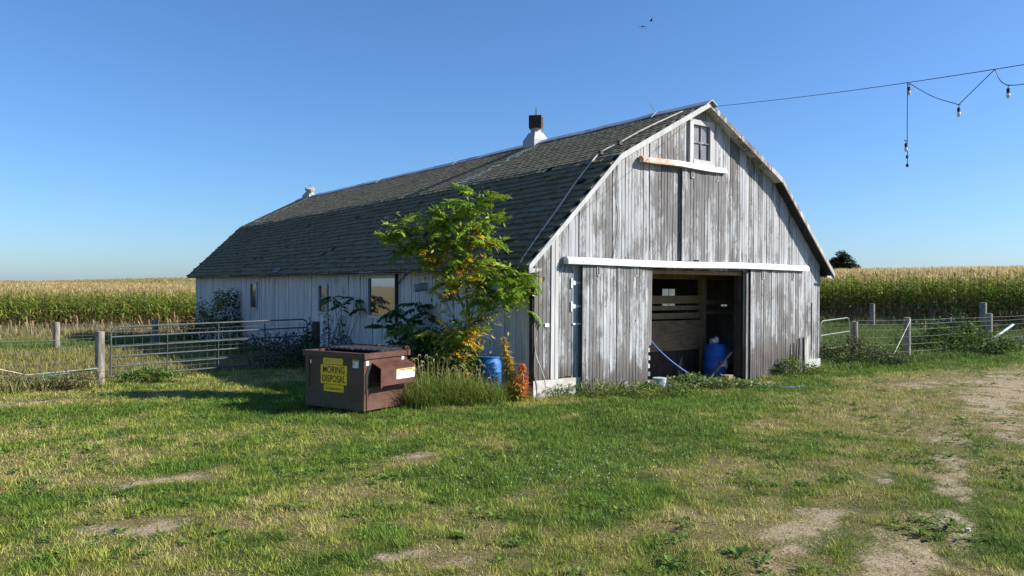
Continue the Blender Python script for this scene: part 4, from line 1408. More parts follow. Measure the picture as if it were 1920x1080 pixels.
clusters = [  # lateral, height, depth, count, kind weights (green, lime, yellow), leaf scale
    (.16, 4.28, -.25, 9, (6, 4, 0), 1.0), (-.05, 4.05, -.25, 6, (6, 4, 0), 1.0), (.36, 3.75, -.25, 8, (8, 2, .3), 1.0), (-.45, 3.68, -.3, 8, (7, 2, 0), 1.0), (-.72, 3.75, -.35, 8, (6, 4, 0), .95),
    (-1.05, 3.62, -.35, 7, (6, 4, 0), .95), (-1.55, 3.60, -.38, 10, (6, 4, 0), .95), (-1.72, 3.52, -.35, 6, (6, 4, 0), .9), (-1.3, 3.15, -.1, 9, (6, 3, .6), .9), (-.95, 3.35, -.4, 7, (6, 3, .3), .95),
    (-.3, 3.35, -.4, 8, (4, 3, 2), .9), (.10, 3.45, -.4, 8, (4, 3, 2.), .95), (.42, 3.35, -.3, 7, (6, 2, 1), .9), (-.6, 3.0, -.5, 9, (2, 3, 5), .85), (-.2, 2.9, -.5, 9, (2, 3, 5), .85), (.2, 2.85, -.55, 9, (2, 3, 5), .85),
    (-.85, 2.75, -.3, 6, (2, 3, 3), .7), (-.5, 2.45, -.6, 7, (1, 3, 4), .75), (-.15, 2.4, -.6, 7, (2, 3, 3), .75), (.25, 2.45, -.6, 6, (4, 2, 2), .8), (.6, 2.55, -.4, 8, (8, 2, .3), .9), (.95, 2.62, -.4, 9, (6, 4, 0), .95),
    (1.28, 2.40, -.4, 9, (6, 4, .2), .9), (1.12, 2.15, -.4, 7, (6, 4, .2), .9), (.72, 2.15, -.45, 7, (6, 4, 0), .9), (.45, 2.05, -.5, 6, (7, 2, .5), .85), (.35, 1.72, -.6, 5, (5, 2, 2), .8), (-.5, 2.1, -.5, 5, (3, 3, 3), .7),
    (.12, 1.55, -.75, 6, (1, 2, 5), .8), (-.05, 1.25, -.75, 6, (2, 2, 4), .8), (-.35, 1.45, -.5, 6, (3, 3, 3), .75), (-.6, 1.2, -.5, 6, (3, 3, 3), .75), (.12, 1.28, -.75, 5, (0, 1, 6), .85), (-.3, .95, -.6, 6, (4, 3, 1), .8)]
crown = link('crown', None, tree)
tw = MB()
cnt = 0
for (l, z, d, n, wts, sc) in clusters:
    a0 = random.uniform(0, 6.28)
    n = round(n * 1.22)
    for k in range(n):
        mt = random.choices(('leaf_green', 'leaf_lime', 'leaf_yellow'), wts)[0]
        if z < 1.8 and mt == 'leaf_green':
            mt = 'leaf_shaded' if random.random() < .4 else mt  # shade of the lower crown painted in by darker leaves
        yaw = a0 + k * 2.4 + random.uniform(-.3, .3)
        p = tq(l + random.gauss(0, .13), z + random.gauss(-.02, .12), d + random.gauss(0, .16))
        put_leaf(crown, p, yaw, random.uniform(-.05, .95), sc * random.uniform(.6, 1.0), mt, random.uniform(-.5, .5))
        cnt += 1
    # a twig from the nearest limb point
    best = min((Vector(tq(*q)) for lm in limbs for q in lm), key=lambda q: (q - tq(l, z, d)).length)
    tw.tube([best, (best + tq(l, z, d)) / 2 + Vector((0, 0, -.04)), tq(l, z, d)], [.011, .008, .005], 5, False)
tw.build('twig_mass', 'bark', crown)['kind'] = 'stuff'

# the many small leaflets between the large fronds
fp = []
for (l, z, d, n, wts, sc) in clusters:
    k = 85
    P = np.array([tuple(tq(l, z, d))] * k) + RNG.normal(0, 1, (k, 3)) * np.array([.17, .17, .15])
    ws = np.array(wts, float) + .05
    cc = colmix(k, ((.17, .27, .03), (.28, .33, .04), (.60, .36, .03)) if z > 1.7 else ((.12, .20, .028), (.24, .28, .04), (.58, .36, .03)), ws, .2)  # low leaflets coloured darker to paint the shade down there
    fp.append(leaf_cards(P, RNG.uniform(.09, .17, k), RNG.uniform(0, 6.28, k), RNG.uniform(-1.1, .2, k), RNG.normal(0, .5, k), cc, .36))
for (l, z, d) in ((-.35, .75, -.3), (-.15, .6, -.4), (-.5, .9, -.2), (-.25, .35, -.4), (-.6, .45, -.3)):
    k = 130
    P = np.array([tuple(tq(l, z, d))] * k) + RNG.normal(0, 1, (k, 3)) * np.array([.2, .2, .16])
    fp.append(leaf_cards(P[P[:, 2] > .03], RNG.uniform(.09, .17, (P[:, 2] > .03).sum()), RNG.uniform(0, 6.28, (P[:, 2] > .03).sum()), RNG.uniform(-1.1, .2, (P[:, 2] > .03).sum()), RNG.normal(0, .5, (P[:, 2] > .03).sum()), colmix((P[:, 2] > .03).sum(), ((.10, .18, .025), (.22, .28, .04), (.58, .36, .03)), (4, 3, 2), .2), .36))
link('leaflets', np_mesh('leaflets', *merge(fp), 'foliage'), crown)['kind'] = 'stuff'

def sapling(label, x, y, h, tips, mats, sc=.85, group=None):
    t_ = thing('sapling', label, 'sapling', (x, y, tzf(x, y)), 0, group)
    for (l, z, d, n) in tips:
        a = [Vector((0, 0, 0)), tp(l * .3, z * .45, d * .3), tp(l, z, d)]
        MB().tube(spline(a, 4), [.014 * (1 - .07 * i) for i in range(9)], 5).build('stem', 'bark', t_)
        for k in range(n):
            p = tp(l + random.uniform(-.05, .05), z + random.uniform(-.12, .05), d + random.uniform(-.06, .06))
            put_leaf(t_, p, k * 2.4 + random.uniform(-.4, .4), random.uniform(-.2, .6), sc * random.uniform(.6, 1.), random.choice(mats), random.uniform(-.3, .3))
    return t_
DK, GN = ('leaf_shaded',), ('leaf_shaded', 'leaf_green')
sapling('dark leafy sapling against the barn wall right of the wide window', -5.95, 4.6, 1.9, [(-.3, 1.75, 0, 8), (.25, 1.9, 0, 8), (.0, 1.5, -.2, 8), (.55, 1.6, 0, 6), (-.55, 1.35, 0, 6), (.2, 1.15, -.2, 7), (.75, 1.2, -.1, 6)], DK, .95)
sapling('bright green sapling behind the dumpster lid', -6.5, 3.3, 1.5, [(-.35, 1.30, 0, 7), (-.1, 1.45, 0, 7), (.15, 1.25, 0, 6), (-.55, 1.05, 0, 5), (-.2, 1.0, 0, 6)], GN, .7)
sapling('tall dark sapling between the two middle side windows', -5.85, 8.6, 2.1, [(-.35, 2.0, 0, 7), (.35, 1.95, 0, 6), (-.1, 1.75, 0, 5), (.55, 1.75, 0, 5)], DK, .72)

# ---------------------------------------------------------------- bushes and weeds, each a plant with stems and small leaves
def bush(name, label, cat, x, y, lumps, n, size, pal, wts, stems=8, pitch=(-.6, .8), wid=.55, stem_mat='bark', h=None, jit=.25, group=None):
    """lumps: (lateral, height, depth, radius lateral, radius height) about the base"""
    z0 = tzf(x, y)
    b_ = thing(name, label, cat, (x, y, z0), 0, group)
    parts = []
    A = np.array([max(1e-3, l[3] * l[4]) for l in lumps])
    cnts = np.maximum(1, (n * A / A.sum())).astype(int)
    r_, f_ = np.array(RT), np.array(FWD)
    for (l, z, d, rl, rh), c in zip(lumps, cnts):
        q = RNG.normal(0, 1, (c, 3))
        q /= np.linalg.norm(q, axis=1)[:, None]
        q *= (RNG.random((c, 1)) ** .45) * RNG.uniform(.8, 1.12, (c, 1))
        P = (l + q[:, :1] * rl) * r_ + (d + q[:, 1:2] * rl * .7) * f_
        P[:, 2] += z + q[:, 2] * rh
        P = P[P[:, 2] > .02]
        k = len(P)
        parts.append(leaf_cards(P, RNG.uniform(.55, 1.2, k) * size, RNG.uniform(0, 6.28, k), RNG.uniform(*pitch, k), RNG.normal(0, .5, k), colmix(k, pal, wts, jit), wid))
    V, T, C = merge(parts)
    link('foliage', np_mesh('foliage', V, T, C, 'foliage'), b_)['kind'] = 'stuff'
    m = MB()
    for k in range(stems):
        l, z, d, rl, rh = lumps[k % len(lumps)]
        e_ = tp(l + random.uniform(-.6, .6) * rl, z + random.uniform(0, .7) * rh, d + random.uniform(-.4, .4) * rl)
        s_ = tp(l * .3 + random.uniform(-.1, .1), 0, d * .3)
        m.tube([s_, (s_ + e_) / 2 + Vector((random.uniform(-.05, .05), random.uniform(-.05, .05), .08)), e_], [.012, .008, .003], 5, False)
    m.build('stems', stem_mat, b_)['kind'] = 'stuff'
    return b_
G1, G2, G3 = (.028, .06, .014), (.06, .115, .02), (.12, .19, .03)
YG, DRY, BR, PUR = (.22, .24, .04), (.30, .24, .11), (.10, .065, .04), (.035, .028, .035)
bush('vine_thicket', 'dark vine thicket climbing the far end of the shaded side wall', 'bush', -5.95, 20.4, [(0, 1.0, 0, .9, 1.0), (.2, 1.9, .1, .7, .6), (-.9, .8, -.2, .8, .8), (.9, .7, 0, .8, .7), (1.9, .9, .1, .5, .35), (-1.4, .5, 0, .7, .5)], 4200, .13, (G1, G2, (.05, .085, .03)), (5, 3, 1), 14)
bush('leafy_shrub', 'sunlit pale green shrub in front of the dark vine thicket', 'bush', -7.0, 18.6, [(-.3, 1.35, 0, .28, .55), (.35, 1.75, 0, .3, .5), (0, 1.0, 0, .5, .4)], 700, .13, (G3, YG, (.26, .30, .10)), (4, 4, 2), 8)
bush('dry_weed', 'dark dried weeds with hanging leaves under the side windows', 'weeds', -5.85, 9.8, [(-.9, .5, 0, .9, .7), (.2, .6, 0, .8, .75), (1.0, .5, -.1, .8, .6), (-.6, 1.1, 0, .15, .45), (.0, 1.2, 0, .14, .5), (.45, 1.25, 0, .12, .6), (1.05, 1.0, 0, .18, .7), (-1.6, .45, 0, .5, .4)], 1500, .11, (PUR, BR, (.05, .05, .035), (.14, .12, .10)), (5, 3, 3, 1), 24, (-1.4, -.3), .4, 'bark_dark')
bush('undergrowth_bush', 'dark green undergrowth below the young tree', 'bush', -6.2, 2.7, [(0, .55, 0, .9, .55), (-.8, .5, .3, .7, .5), (.5, .8, .2, .5, .5), (-.2, 1.0, .4, .6, .4), (-1.3, .4, .4, .6, .4)], 5200, .125, (G1, G2, (.09, .14, .025), (.30, .20, .02)), (5, 4, 1.8, .6), 14)
bush('undergrowth_bush', 'leafy green brush round the trunk of the young tree', 'bush', -7.0, .45, [(0, .30, .2, .45, .3), (.25, .5, .2, .3, .3), (-.5, .45, .4, .4, .35), (.0, .8, .4, .3, .3)], 1300, .105, (G2, G3, (.16, .22, .04), (.42, .30, .04)), (3, 4, 3, 1.5), 12)
bush('undergrowth_bush', 'low shaded weeds at the wall behind the long gate', 'bush', -6.3, 13.0, [(0, .35, 0, 1.2, .45), (1.4, .35, 0, 1.0, .4), (-1.5, .4, 0, 1.2, .5), (2.6, .3, -.3, .8, .35)], 2600, .12, (G1, G2), (4, 3), 10)
bush('gate_weed', 'dark weeds in shade at the right end of the long gate', 'weeds', -7.4, 8.3, [(0, .35, 0, .7, .4), (.8, .3, .1, .6, .35), (-.9, .25, 0, .6, .3), (.3, .8, .2, .25, .3)], 1900, .10, (G1, G2), (4, 3), 10)
bush('gate_weed', 'bright green broad-leaved weeds under the left half of the long gate', 'weeds', -11.55, 7.25, [(0, .18, 0, .45, .2), (.5, .15, 0, .4, .17), (-.4, .12, 0, .3, .14)], 700, .13, (G3, (.11, .21, .03), G2), (4, 4, 2), 6, (-.2, 1.0), .3)
bush('fence_weed', 'tangled olive weeds against the right front corner of the barn', 'weeds', 7.0, .20, [(0, .45, 0, .8, .5), (.9, .40, 0, .8, .42), (-.6, .35, 0, .5, .4), (1.7, .25, 0, .6, .25), (.4, .75, 0, .4, .25)], 4200, .10, ((.07, .085, .03), (.12, .135, .05), (.045, .055, .02), (.25, .23, .12)), (4, 3, 3, 1), 16, (-1., .6), .35)
bush('fence_weed', 'tall green weeds along the right fence beside the steel post', 'weeds', 14.0, .25, [(-1.2, .45, 0, 1.0, .45), (0, .55, 0, 1.0, .5), (1.2, .5, 0, 1.0, .5), (2.1, .35, 0, .7, .35), (-.3, .9, 0, .4, .3), (1.0, .95, .2, .4, .3)], 5200, .11, (G2, G3, YG, (.05, .10, .02)), (4, 4, 2, 3), 18)
bush('fence_weed', 'grey green leafy weeds at the foot of the right-edge post', 'weeds', 18.2, -.15, [(0, .3, 0, 1.2, .3), (1.5, .35, 0, 1.2, .35), (-.9, .25, 0, .6, .25)], 2600, .10, ((.10, .15, .07), (.16, .21, .11), G3), (4, 3, 3), 8)
bush('fence_weed', 'dark weeds behind the right fence below the far thick post', 'weeds', 22.5, 4.0, [(0, .5, 0, 1.4, .5), (1.8, .4, 0, 1.2, .45), (.5, 1.0, 0, .5, .4)], 1800, .14, (G1, G2, (.08, .09, .03)), (3, 3, 2), 10)
bush('wall_weed', 'light green weed clump at the foot of the right sliding door', 'weeds', 3.4, -.35, [(0, .28, 0, .35, .28), (-.5, .15, 0, .35, .16), (.6, .18, 0, .4, .18)], 1500, .085, (G2, G3, (.18, .27, .06)), (2, 4, 4), 8, (-.3, 1.1), .35)
bush('wall_weed', 'low creeping weeds in front of the barn doorway', 'weeds', -1.0, -.75, [(-.3, .12, 0, .8, .16), (.6, .13, 0, .7, .16), (1.3, .09, 0, .6, .13), (-1.35, .06, -.1, .5, .09), (-.1, .22, 0, .4, .16)], 2500, .085, (G3, (.16, .25, .05), (.20, .27, .13), (.24, .21, .09)), (3, 3, 3, 1), 8, (-.4, .8), .6)
bush('wall_weed', 'grassy weeds along the concrete foot of the front wall', 'weeds', -4.4, -.25, [(-.5, .11, 0, .6, .16), (.5, .14, 0, .7, .19), (1.4, .14, 0, .7, .19), (2.2, .13, -.1, .6, .17)], 3200, .095, (G2, G3, (.20, .28, .05), DRY), (2, 4, 3, 1), 6, (-.2, 1.2), .25)
bush('dry_weed', 'brown dry weeds at the foot of the left fence', 'weeds', -13.6, 6.9, [(-.6, .22, 0, .8, .25), (.4, .25, 0, .6, .27), (-1.6, .25, 0, .8, .25), (.95, .3, 0, .3, .3)], 2300, .10, ((.16, .18, .055), (.24, .21, .09), (.13, .085, .055), (.34, .28, .14)), (4, 3, 1.5, 2), 16, (-.5, 1.2), .22)
bush('fallen_stalk', 'small leafless dark stalk standing in the barn doorway', 'weeds', -.75, -.05, [(0, .45, 0, .05, .45), (.18, .12, 0, .12, .12)], 26, .06, (BR, PUR), (1, 1), 5, (-.8, .2), .5, 'bark_dark')

# the orange plant drooping beside the drum: spikes of narrow leaves
og = thing('orange_plant', 'orange and yellow spiky plant drooping beside the blue drum', 'plant', (-5.95, -.02, 0))
for q, (l0, z0, l1, z1, n, pal) in enumerate(((-.05, .0, -.24, 1.32, 520, ((.58, .40, .05), (.42, .36, .06), (.62, .28, .05), (.30, .28, .05))), (.08, .0, .18, .78, 330, ((.65, .22, .05), (.58, .15, .04), (.62, .34, .06))), (.0, .0, .02, .60, 160, ((.50, .20, .04), (.30, .26, .05))))):
    tt = np.linspace(0, 1, 12)
    path = np.stack([l0 + (l1 - l0) * tt + .06 * np.sin(tt * 3), z0 + (z1 - z0) * tt], 1)
    MB().tube([tp(a, b, -.05 * q) for a, b in path], [.010 * (1 - .06 * i) for i in range(12)], 5).build('stem', 'bark', og)
    u = RNG.uniform(.12, 1, n)
    P = np.stack([np.interp(u, tt, path[:, 0]), np.interp(u, tt, path[:, 1])], 1)
    P3 = P[:, :1] * np.array(RT) + (-.05 * q) * np.array(FWD)
    P3[:, 2] += P[:, 1]
    V, T, C = leaf_cards(P3, RNG.uniform(.14, .28, n) * (1.2 - .6 * u), RNG.uniform(0, 6.28, n), RNG.uniform(-.75, .15, n), RNG.normal(0, .3, n), colmix(n, pal, [1] * len(pal), .2), .16)
    link('leaf_spike', np_mesh('leaf_spike', V, T, C, 'foliage'), og)['kind'] = 'stuff'
tag(MB().tube(spline([(0, 0, 0), (-.02, .0, .35), (-.12, .02, .62), (-.2, .1, .95), (-.17, .12, 1.3)], 5), [.012] * 15 + [.009] * 6, 6).build('bare_stick', 'cable_pale', None, True, (-5.18, -.15, tzf(-5.2, -.1))), 'thin pale bare stick leaning at the barn corner', 'stick')
tag(MB().tube([(0, 0, .02), (.25, .15, .25), (.45, .25, .48), (.50, .27, .35)], .009, 5).build('bare_stick', 'rust', None, True, (-6.75, .0, 0)), 'reddish bent twig in front of the blue drum', 'stick')

# foxtail grass clumps: long blades and drooping seed heads
def foxtail(label, x, y, rx, ry, n, h, heads):
    c = thing('foxtail_clump', label, 'grass clump', (x, y, tzf(x, y)), 0, 'foxtail clumps by the dumpster')
    a, r = RNG.uniform(0, 6.28, n), np.sqrt(RNG.random(n))
    P = np.stack([np.cos(a) * r * rx, np.sin(a) * r * ry, 0 * a], 1)
    hh = h * RNG.uniform(.25, 1.25, n) * (1.1 - .45 * r) * (.5 + fbm(P[:, 0] + x, P[:, 1] + y, .3, 121))
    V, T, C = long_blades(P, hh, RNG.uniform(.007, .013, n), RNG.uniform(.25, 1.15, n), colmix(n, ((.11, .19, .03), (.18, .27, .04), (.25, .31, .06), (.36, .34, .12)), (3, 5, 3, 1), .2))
    link('blades', np_mesh('blades', V, T, C, 'grass'), c)['kind'] = 'stuff'
    m = MB()
    for k in range(heads):
        a_ = random.uniform(0, 6.28)
        r_ = random.uniform(.1, 1.0)
        p = Vector((math.cos(a_) * rx * r_, math.sin(a_) * ry * r_, h * random.uniform(.6, 1.05)))
        d_h = Vector((math.cos(a_ * 2.3), math.sin(a_ * 2.3), 0)) * random.uniform(.04, .08)
        b0 = Vector((p.x * .7, p.y * .7, 0))
        m.tube([b0, (b0 + p) / 2 - d_h * .4, p], [.003, .003, .002], 3, False)
        m.tube([p, p + d_h * .5 + Vector((0, 0, .035)), p + d_h * 1.1 + Vector((0, 0, .03)), p + d_h * 1.8 + Vector((0, 0, -.02))], [.004, .010, .009, .003], 5, False)
    o_ = link('seed_heads', raw_mesh(m, 'seed_heads', 'leaf_seed'), c)
    o_['kind'] = 'stuff'
    return c
MAT['leaf_seed'] = m_leaf('seed_head', None, (.36, .30, .12), .3)
foxtail('foxtail grass clump pressed against the lit end of the dumpster', -7.65, .42, .85, .60, 2600, .95, 46)
foxtail('foxtail grass clump between the dumpster clump and the blue drum', -6.85, .10, .75, .50, 2200, .75, 26)
foxtail('short dark grass clump at the foot of the blue drum', -6.1, .08, .55, .30, 1100, .46, 6)

# ---------------------------------------------------------------- lawn, pasture, yard weeds
cx_, cy_ = CAM.x, CAM.y
def sow(n, rmin, rmax, half, power):
    """points round the yard, thinning with distance from the house side"""
    a = YAW + RNG.uniform(-half, half, n)
    u = RNG.random(n)
    r = (rmin ** power + u * (rmax ** power - rmin ** power)) ** (1 / power)
    return cx_ + np.sin(a) * r, cy_ + np.cos(a) * r
def clear(x, y):
    k = ~((np.abs(x) < 5.45) & (y > -.05) & (y < 27.4))
    k &= ~((np.abs(x) < 2.0) & (y > -.55) & (y < .1))
    return k
parts = []
N = 960000
x, y = sow(N, 5.2, 38, .70, .55)
d, g = cover(x, y)
keep = clear(x, y) & ~in_corn(x, y) & (RNG.random(N) > sstep(d + RNG.normal(0, .10, N) + (fbm(x, y, .12, 45) - .5) * .9, .02, .85) * .96) & ~((y > 8.5) & (x < -5.4))
keep &= RNG.random(N) < .45 + .55 * np.maximum(g, fbm(x, y, .22, 51))
x, y, d, g = x[keep], y[keep], d[keep], g[keep]
n = len(x)
r = np.hypot(x - cx_, y - cy_)
P = np.stack([x, y, tz(x, y) - .006], 1)
P[:, 2] += (fbm(x, y, .9, 31) - .5) * .05 + (fbm(x, y, .25, 37) - .5) * .022
tuft = fbm(x, y, .16, 61)
gp = np.clip(g - d * .5 + (fbm(x, y, .3, 71) - .5) * .7 + RNG.normal(0, .13, n), 0, 1)[:, None]
green = np.array([.135, .25, .026]) * (1 - vnoise(x, y, .5, 81)[:, None] * .35) + np.array([.06, .07, .015]) * vnoise(x, y, 1.3, 83)[:, None]
dry = np.array([.56, .48, .185]) * (.65 + .6 * RNG.random((n, 1)))
olive = np.array([.35, .385, .06])
s1, s2 = sstep(gp, .08, .42), sstep(gp, .38, .82)
col = (dry * (1 - s1) + olive * s1) * (1 - s2) + green * s2
col = np.clip(col * (.72 + .56 * fbm(x, y, .28, 111)[:, None]) * (1 + RNG.normal(0, .22, (n, 1))), .01, .7)
h = (.018 + .055 * sstep(tuft, .3, .75) + .022 * g) * RNG.uniform(.6, 1.4, n)
w = (.004 + .00055 * r) * RNG.uniform(.7, 1.3, n)
near_wall = np.exp(-np.maximum(0, -y) / .5) * (np.abs(x) < 6)
h = h * (1 + 1.0 * near_wall) * (1 - .5 * sstep(d, .05, .4))
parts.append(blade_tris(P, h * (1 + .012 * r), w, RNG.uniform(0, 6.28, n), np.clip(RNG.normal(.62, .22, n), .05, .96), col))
V, T, C = merge(parts)
o = link('lawn_grass', np_mesh('lawn_grass', V, T, C, 'grass'))
tag(o, 'patchy short lawn grass, green and dry, covering the yard', 'grass', kind='stuff')

# pasture beyond the gate (left, yellowish) and beyond the right fence (green)
def pasture(name, label, x0, x1, y0, y1, n, h0, pal, wts, test=None):
    x, y = RNG.uniform(x0, x1, n), RNG.uniform(y0, y1, n)
    k = clear(x, y) & ~in_corn(x, y)
    if test is not None:
        k &= test(x, y)
    x, y = x[k], y[k]
    n = len(x)
    P = np.stack([x, y, tz(x, y) - .01], 1)
    h = h0 * RNG.uniform(.5, 1.3, n) * (.6 + .8 * fbm(x, y, 1.4, 91))
    col = colmix(n, pal, wts, .2)
    strip = sstep(y, 20, 23) * (1 - sstep(y, 28, 31)) * (x < 0)
    col = col * (1 - .75 * strip[:, None]) + np.array([.07, .16, .025]) * .75 * strip[:, None]
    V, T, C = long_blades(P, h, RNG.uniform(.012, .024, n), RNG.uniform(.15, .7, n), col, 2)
    o = link(name, np_mesh(name, V, T, C, 'grass'))
    return tag(o, label, 'grass', kind='stuff')
pasture('pasture_grass', 'yellow green pasture grass behind the long gate', -20, -5.4, 8.2, 40, 46000, .20, ((.30, .27, .06), (.22, .23, .05), (.14, .17, .035), (.34, .28, .11)), (4, 4, 2, 1.5))
pasture('pasture_grass', 'green pasture grass behind the right fence', 5.6, 31, .4, 26, 36000, .17, ((.10, .19, .025), (.14, .21, .03), (.07, .13, .02), (.25, .22, .09)), (4, 3, 3, .6))
def tall_edge(label, x0, x1, y0, y1, n, h0, pal, wts):
    x, y = RNG.uniform(x0, x1, n), RNG.uniform(y0, y1, n)
    P = np.stack([x, y, tz(x, y) - .01], 1)
    h = h0 * RNG.uniform(.4, 1.25, n) * (.45 + 1.1 * fbm(x, y, .9, 95))
    V, T, C = long_blades(P, h, RNG.uniform(.012, .03, n), RNG.uniform(.2, .9, n), colmix(n, pal, wts, .25), 3)
    tag(link('tall_weeds', np_mesh('tall_weeds', V, T, C, 'grass')), label, 'weeds', kind='stuff')
tall_edge('tall dry weeds along the foot of the left corn', -20, 2, 33, 39.8, 7000, .60, ((.34, .28, .14), (.42, .33, .19), (.16, .20, .07), (.22, .15, .10)), (4, 3, 3, 1.5))
tall_edge('tall weeds along the foot of the right corn', 26.5, 29.9, -6, 24, 5200, .50, ((.14, .21, .04), (.24, .25, .08), (.32, .24, .13)), (4, 3, 2))
tall_edge('rough grass along the left fence line', -19, -12.6, 6.6, 7.6, 2600, .35, ((.30, .29, .08), (.38, .32, .14), (.17, .21, .06)), (4, 3, 3))
tall_edge('green grass verge at the foot of the right fence', 5.6, 24, -.9, .6, 9000, .26, ((.11, .20, .03), (.16, .22, .04), (.08, .14, .025)), (4, 3, 3))

# broad-leaved weeds scattered in the lawn (too many to count)
n = 11000
x, y = sow(n, 5.2, 26, .72, .9)
d, g = cover(x, y)
k = clear(x, y) & (y < 6) & (fbm(x, y, .7, 101) > .56)
x, y = x[k], y[k]
rosP = np.repeat(np.stack([x, y, tz(x, y) + .0], 1), 9, 0)
m_ = len(rosP)
rosP[:, :2] += RNG.normal(0, .025, (m_, 2))
rosP[:, 2] += (fbm(rosP[:, 0], rosP[:, 1], .9, 31) - .5) * .05 + RNG.uniform(.005, .04, m_)
sz = np.repeat(RNG.uniform(.022, .075, len(x)) * (1 + .5 * (RNG.random(len(x)) > .93)), 9) * RNG.uniform(.7, 1.2, m_)
V, T, C = leaf_cards(rosP, sz, RNG.uniform(0, 6.28, m_), RNG.uniform(.0, .6, m_), RNG.normal(0, .25, m_), colmix(m_, ((.11, .21, .03), (.17, .26, .05), (.09, .16, .025)), (3, 3, 2), .15), .5)
tag(link('lawn_weeds', np_mesh('lawn_weeds', V, T, C, 'foliage')), 'low broad-leaved weeds scattered through the lawn', 'weeds', kind='stuff')
# white clover heads in the lush patch
n = 420
x, y = RNG.normal(-8.9, 1.3, n), RNG.normal(-5.3, .9, n)
P = np.stack([x, y, tz(x, y) + RNG.uniform(.05, .09, n)], 1)
q1 = leaf_cards(P, RNG.uniform(.010, .018, n), RNG.uniform(0, 6.28, n), RNG.uniform(0, .5, n), RNG.normal(0, .3, n), colmix(n, ((.62, .60, .52),), (1,), .1), .9)
q2 = leaf_cards(P, RNG.uniform(.010, .018, n), RNG.uniform(0, 6.28, n), RNG.uniform(1, 1.5, n), RNG.normal(0, .3, n), colmix(n, ((.62, .60, .52),), (1,), .1), .9)
tag(link('clover_flowers', np_mesh('clover_flowers', *merge([q1, q2]), 'foliage')), 'tiny white clover heads in the lush green patch', 'flowers', kind='stuff')
# clods and pebbles on the bare soil
n = 5200
x, y = sow(n, 5.2, 24, .72, 1.0)
d, g = cover(x, y)
k = (d > .42) & clear(x, y) & (y < 4)
x, y = x[k], y[k]
n = len(x)
s = RNG.uniform(.004, .015, n) * (1 + (RNG.random(n) > .96) * 1.2)
base = np.array([(1, 0, 0), (-1, 0, 0), (0, 1, 0), (0, -1, 0), (0, 0, .7), (0, 0, -.7)], float)
V = (base[None] * s[:, None, None] * RNG.uniform(.6, 1.3, (n, 6, 1)) + np.stack([x, y, tz(x, y) + (fbm(x, y, .9, 31) - .5) * .05 + (fbm(x, y, .25, 37) - .5) * .022 + .004], 1)[:, None]).reshape(-1, 3)
f8 = np.array([(0, 2, 4), (2, 1, 4), (1, 3, 4), (3, 0, 4), (2, 0, 5), (1, 2, 5), (3, 1, 5), (0, 3, 5)])
T = (f8[None] + np.arange(n)[:, None, None] * 6).reshape(-1, 3)
C = np.repeat(colmix(n, ((.33, .27, .19), (.24, .19, .13), (.42, .37, .30)), (4, 3, 1), .15), 6, 0)
tag(link('soil_clods', np_mesh('soil_clods', V, T, C, 'foliage')), 'small clods and pebbles on the bare soil patches', 'soil', kind='stuff')
tag(crumple(.026, 7, 11).build('litter_scrap', 'sticker', None, False, (-7.55, -9.55, .03)), 'small white scrap of litter on the bare soil at lower right', 'litter')
tag(crumple(.14, 8, 12).build('plastic_bag', 'bag', None, False, (10.15, .95, .10)), 'crumpled white plastic lying behind the braced fence post', 'bag')

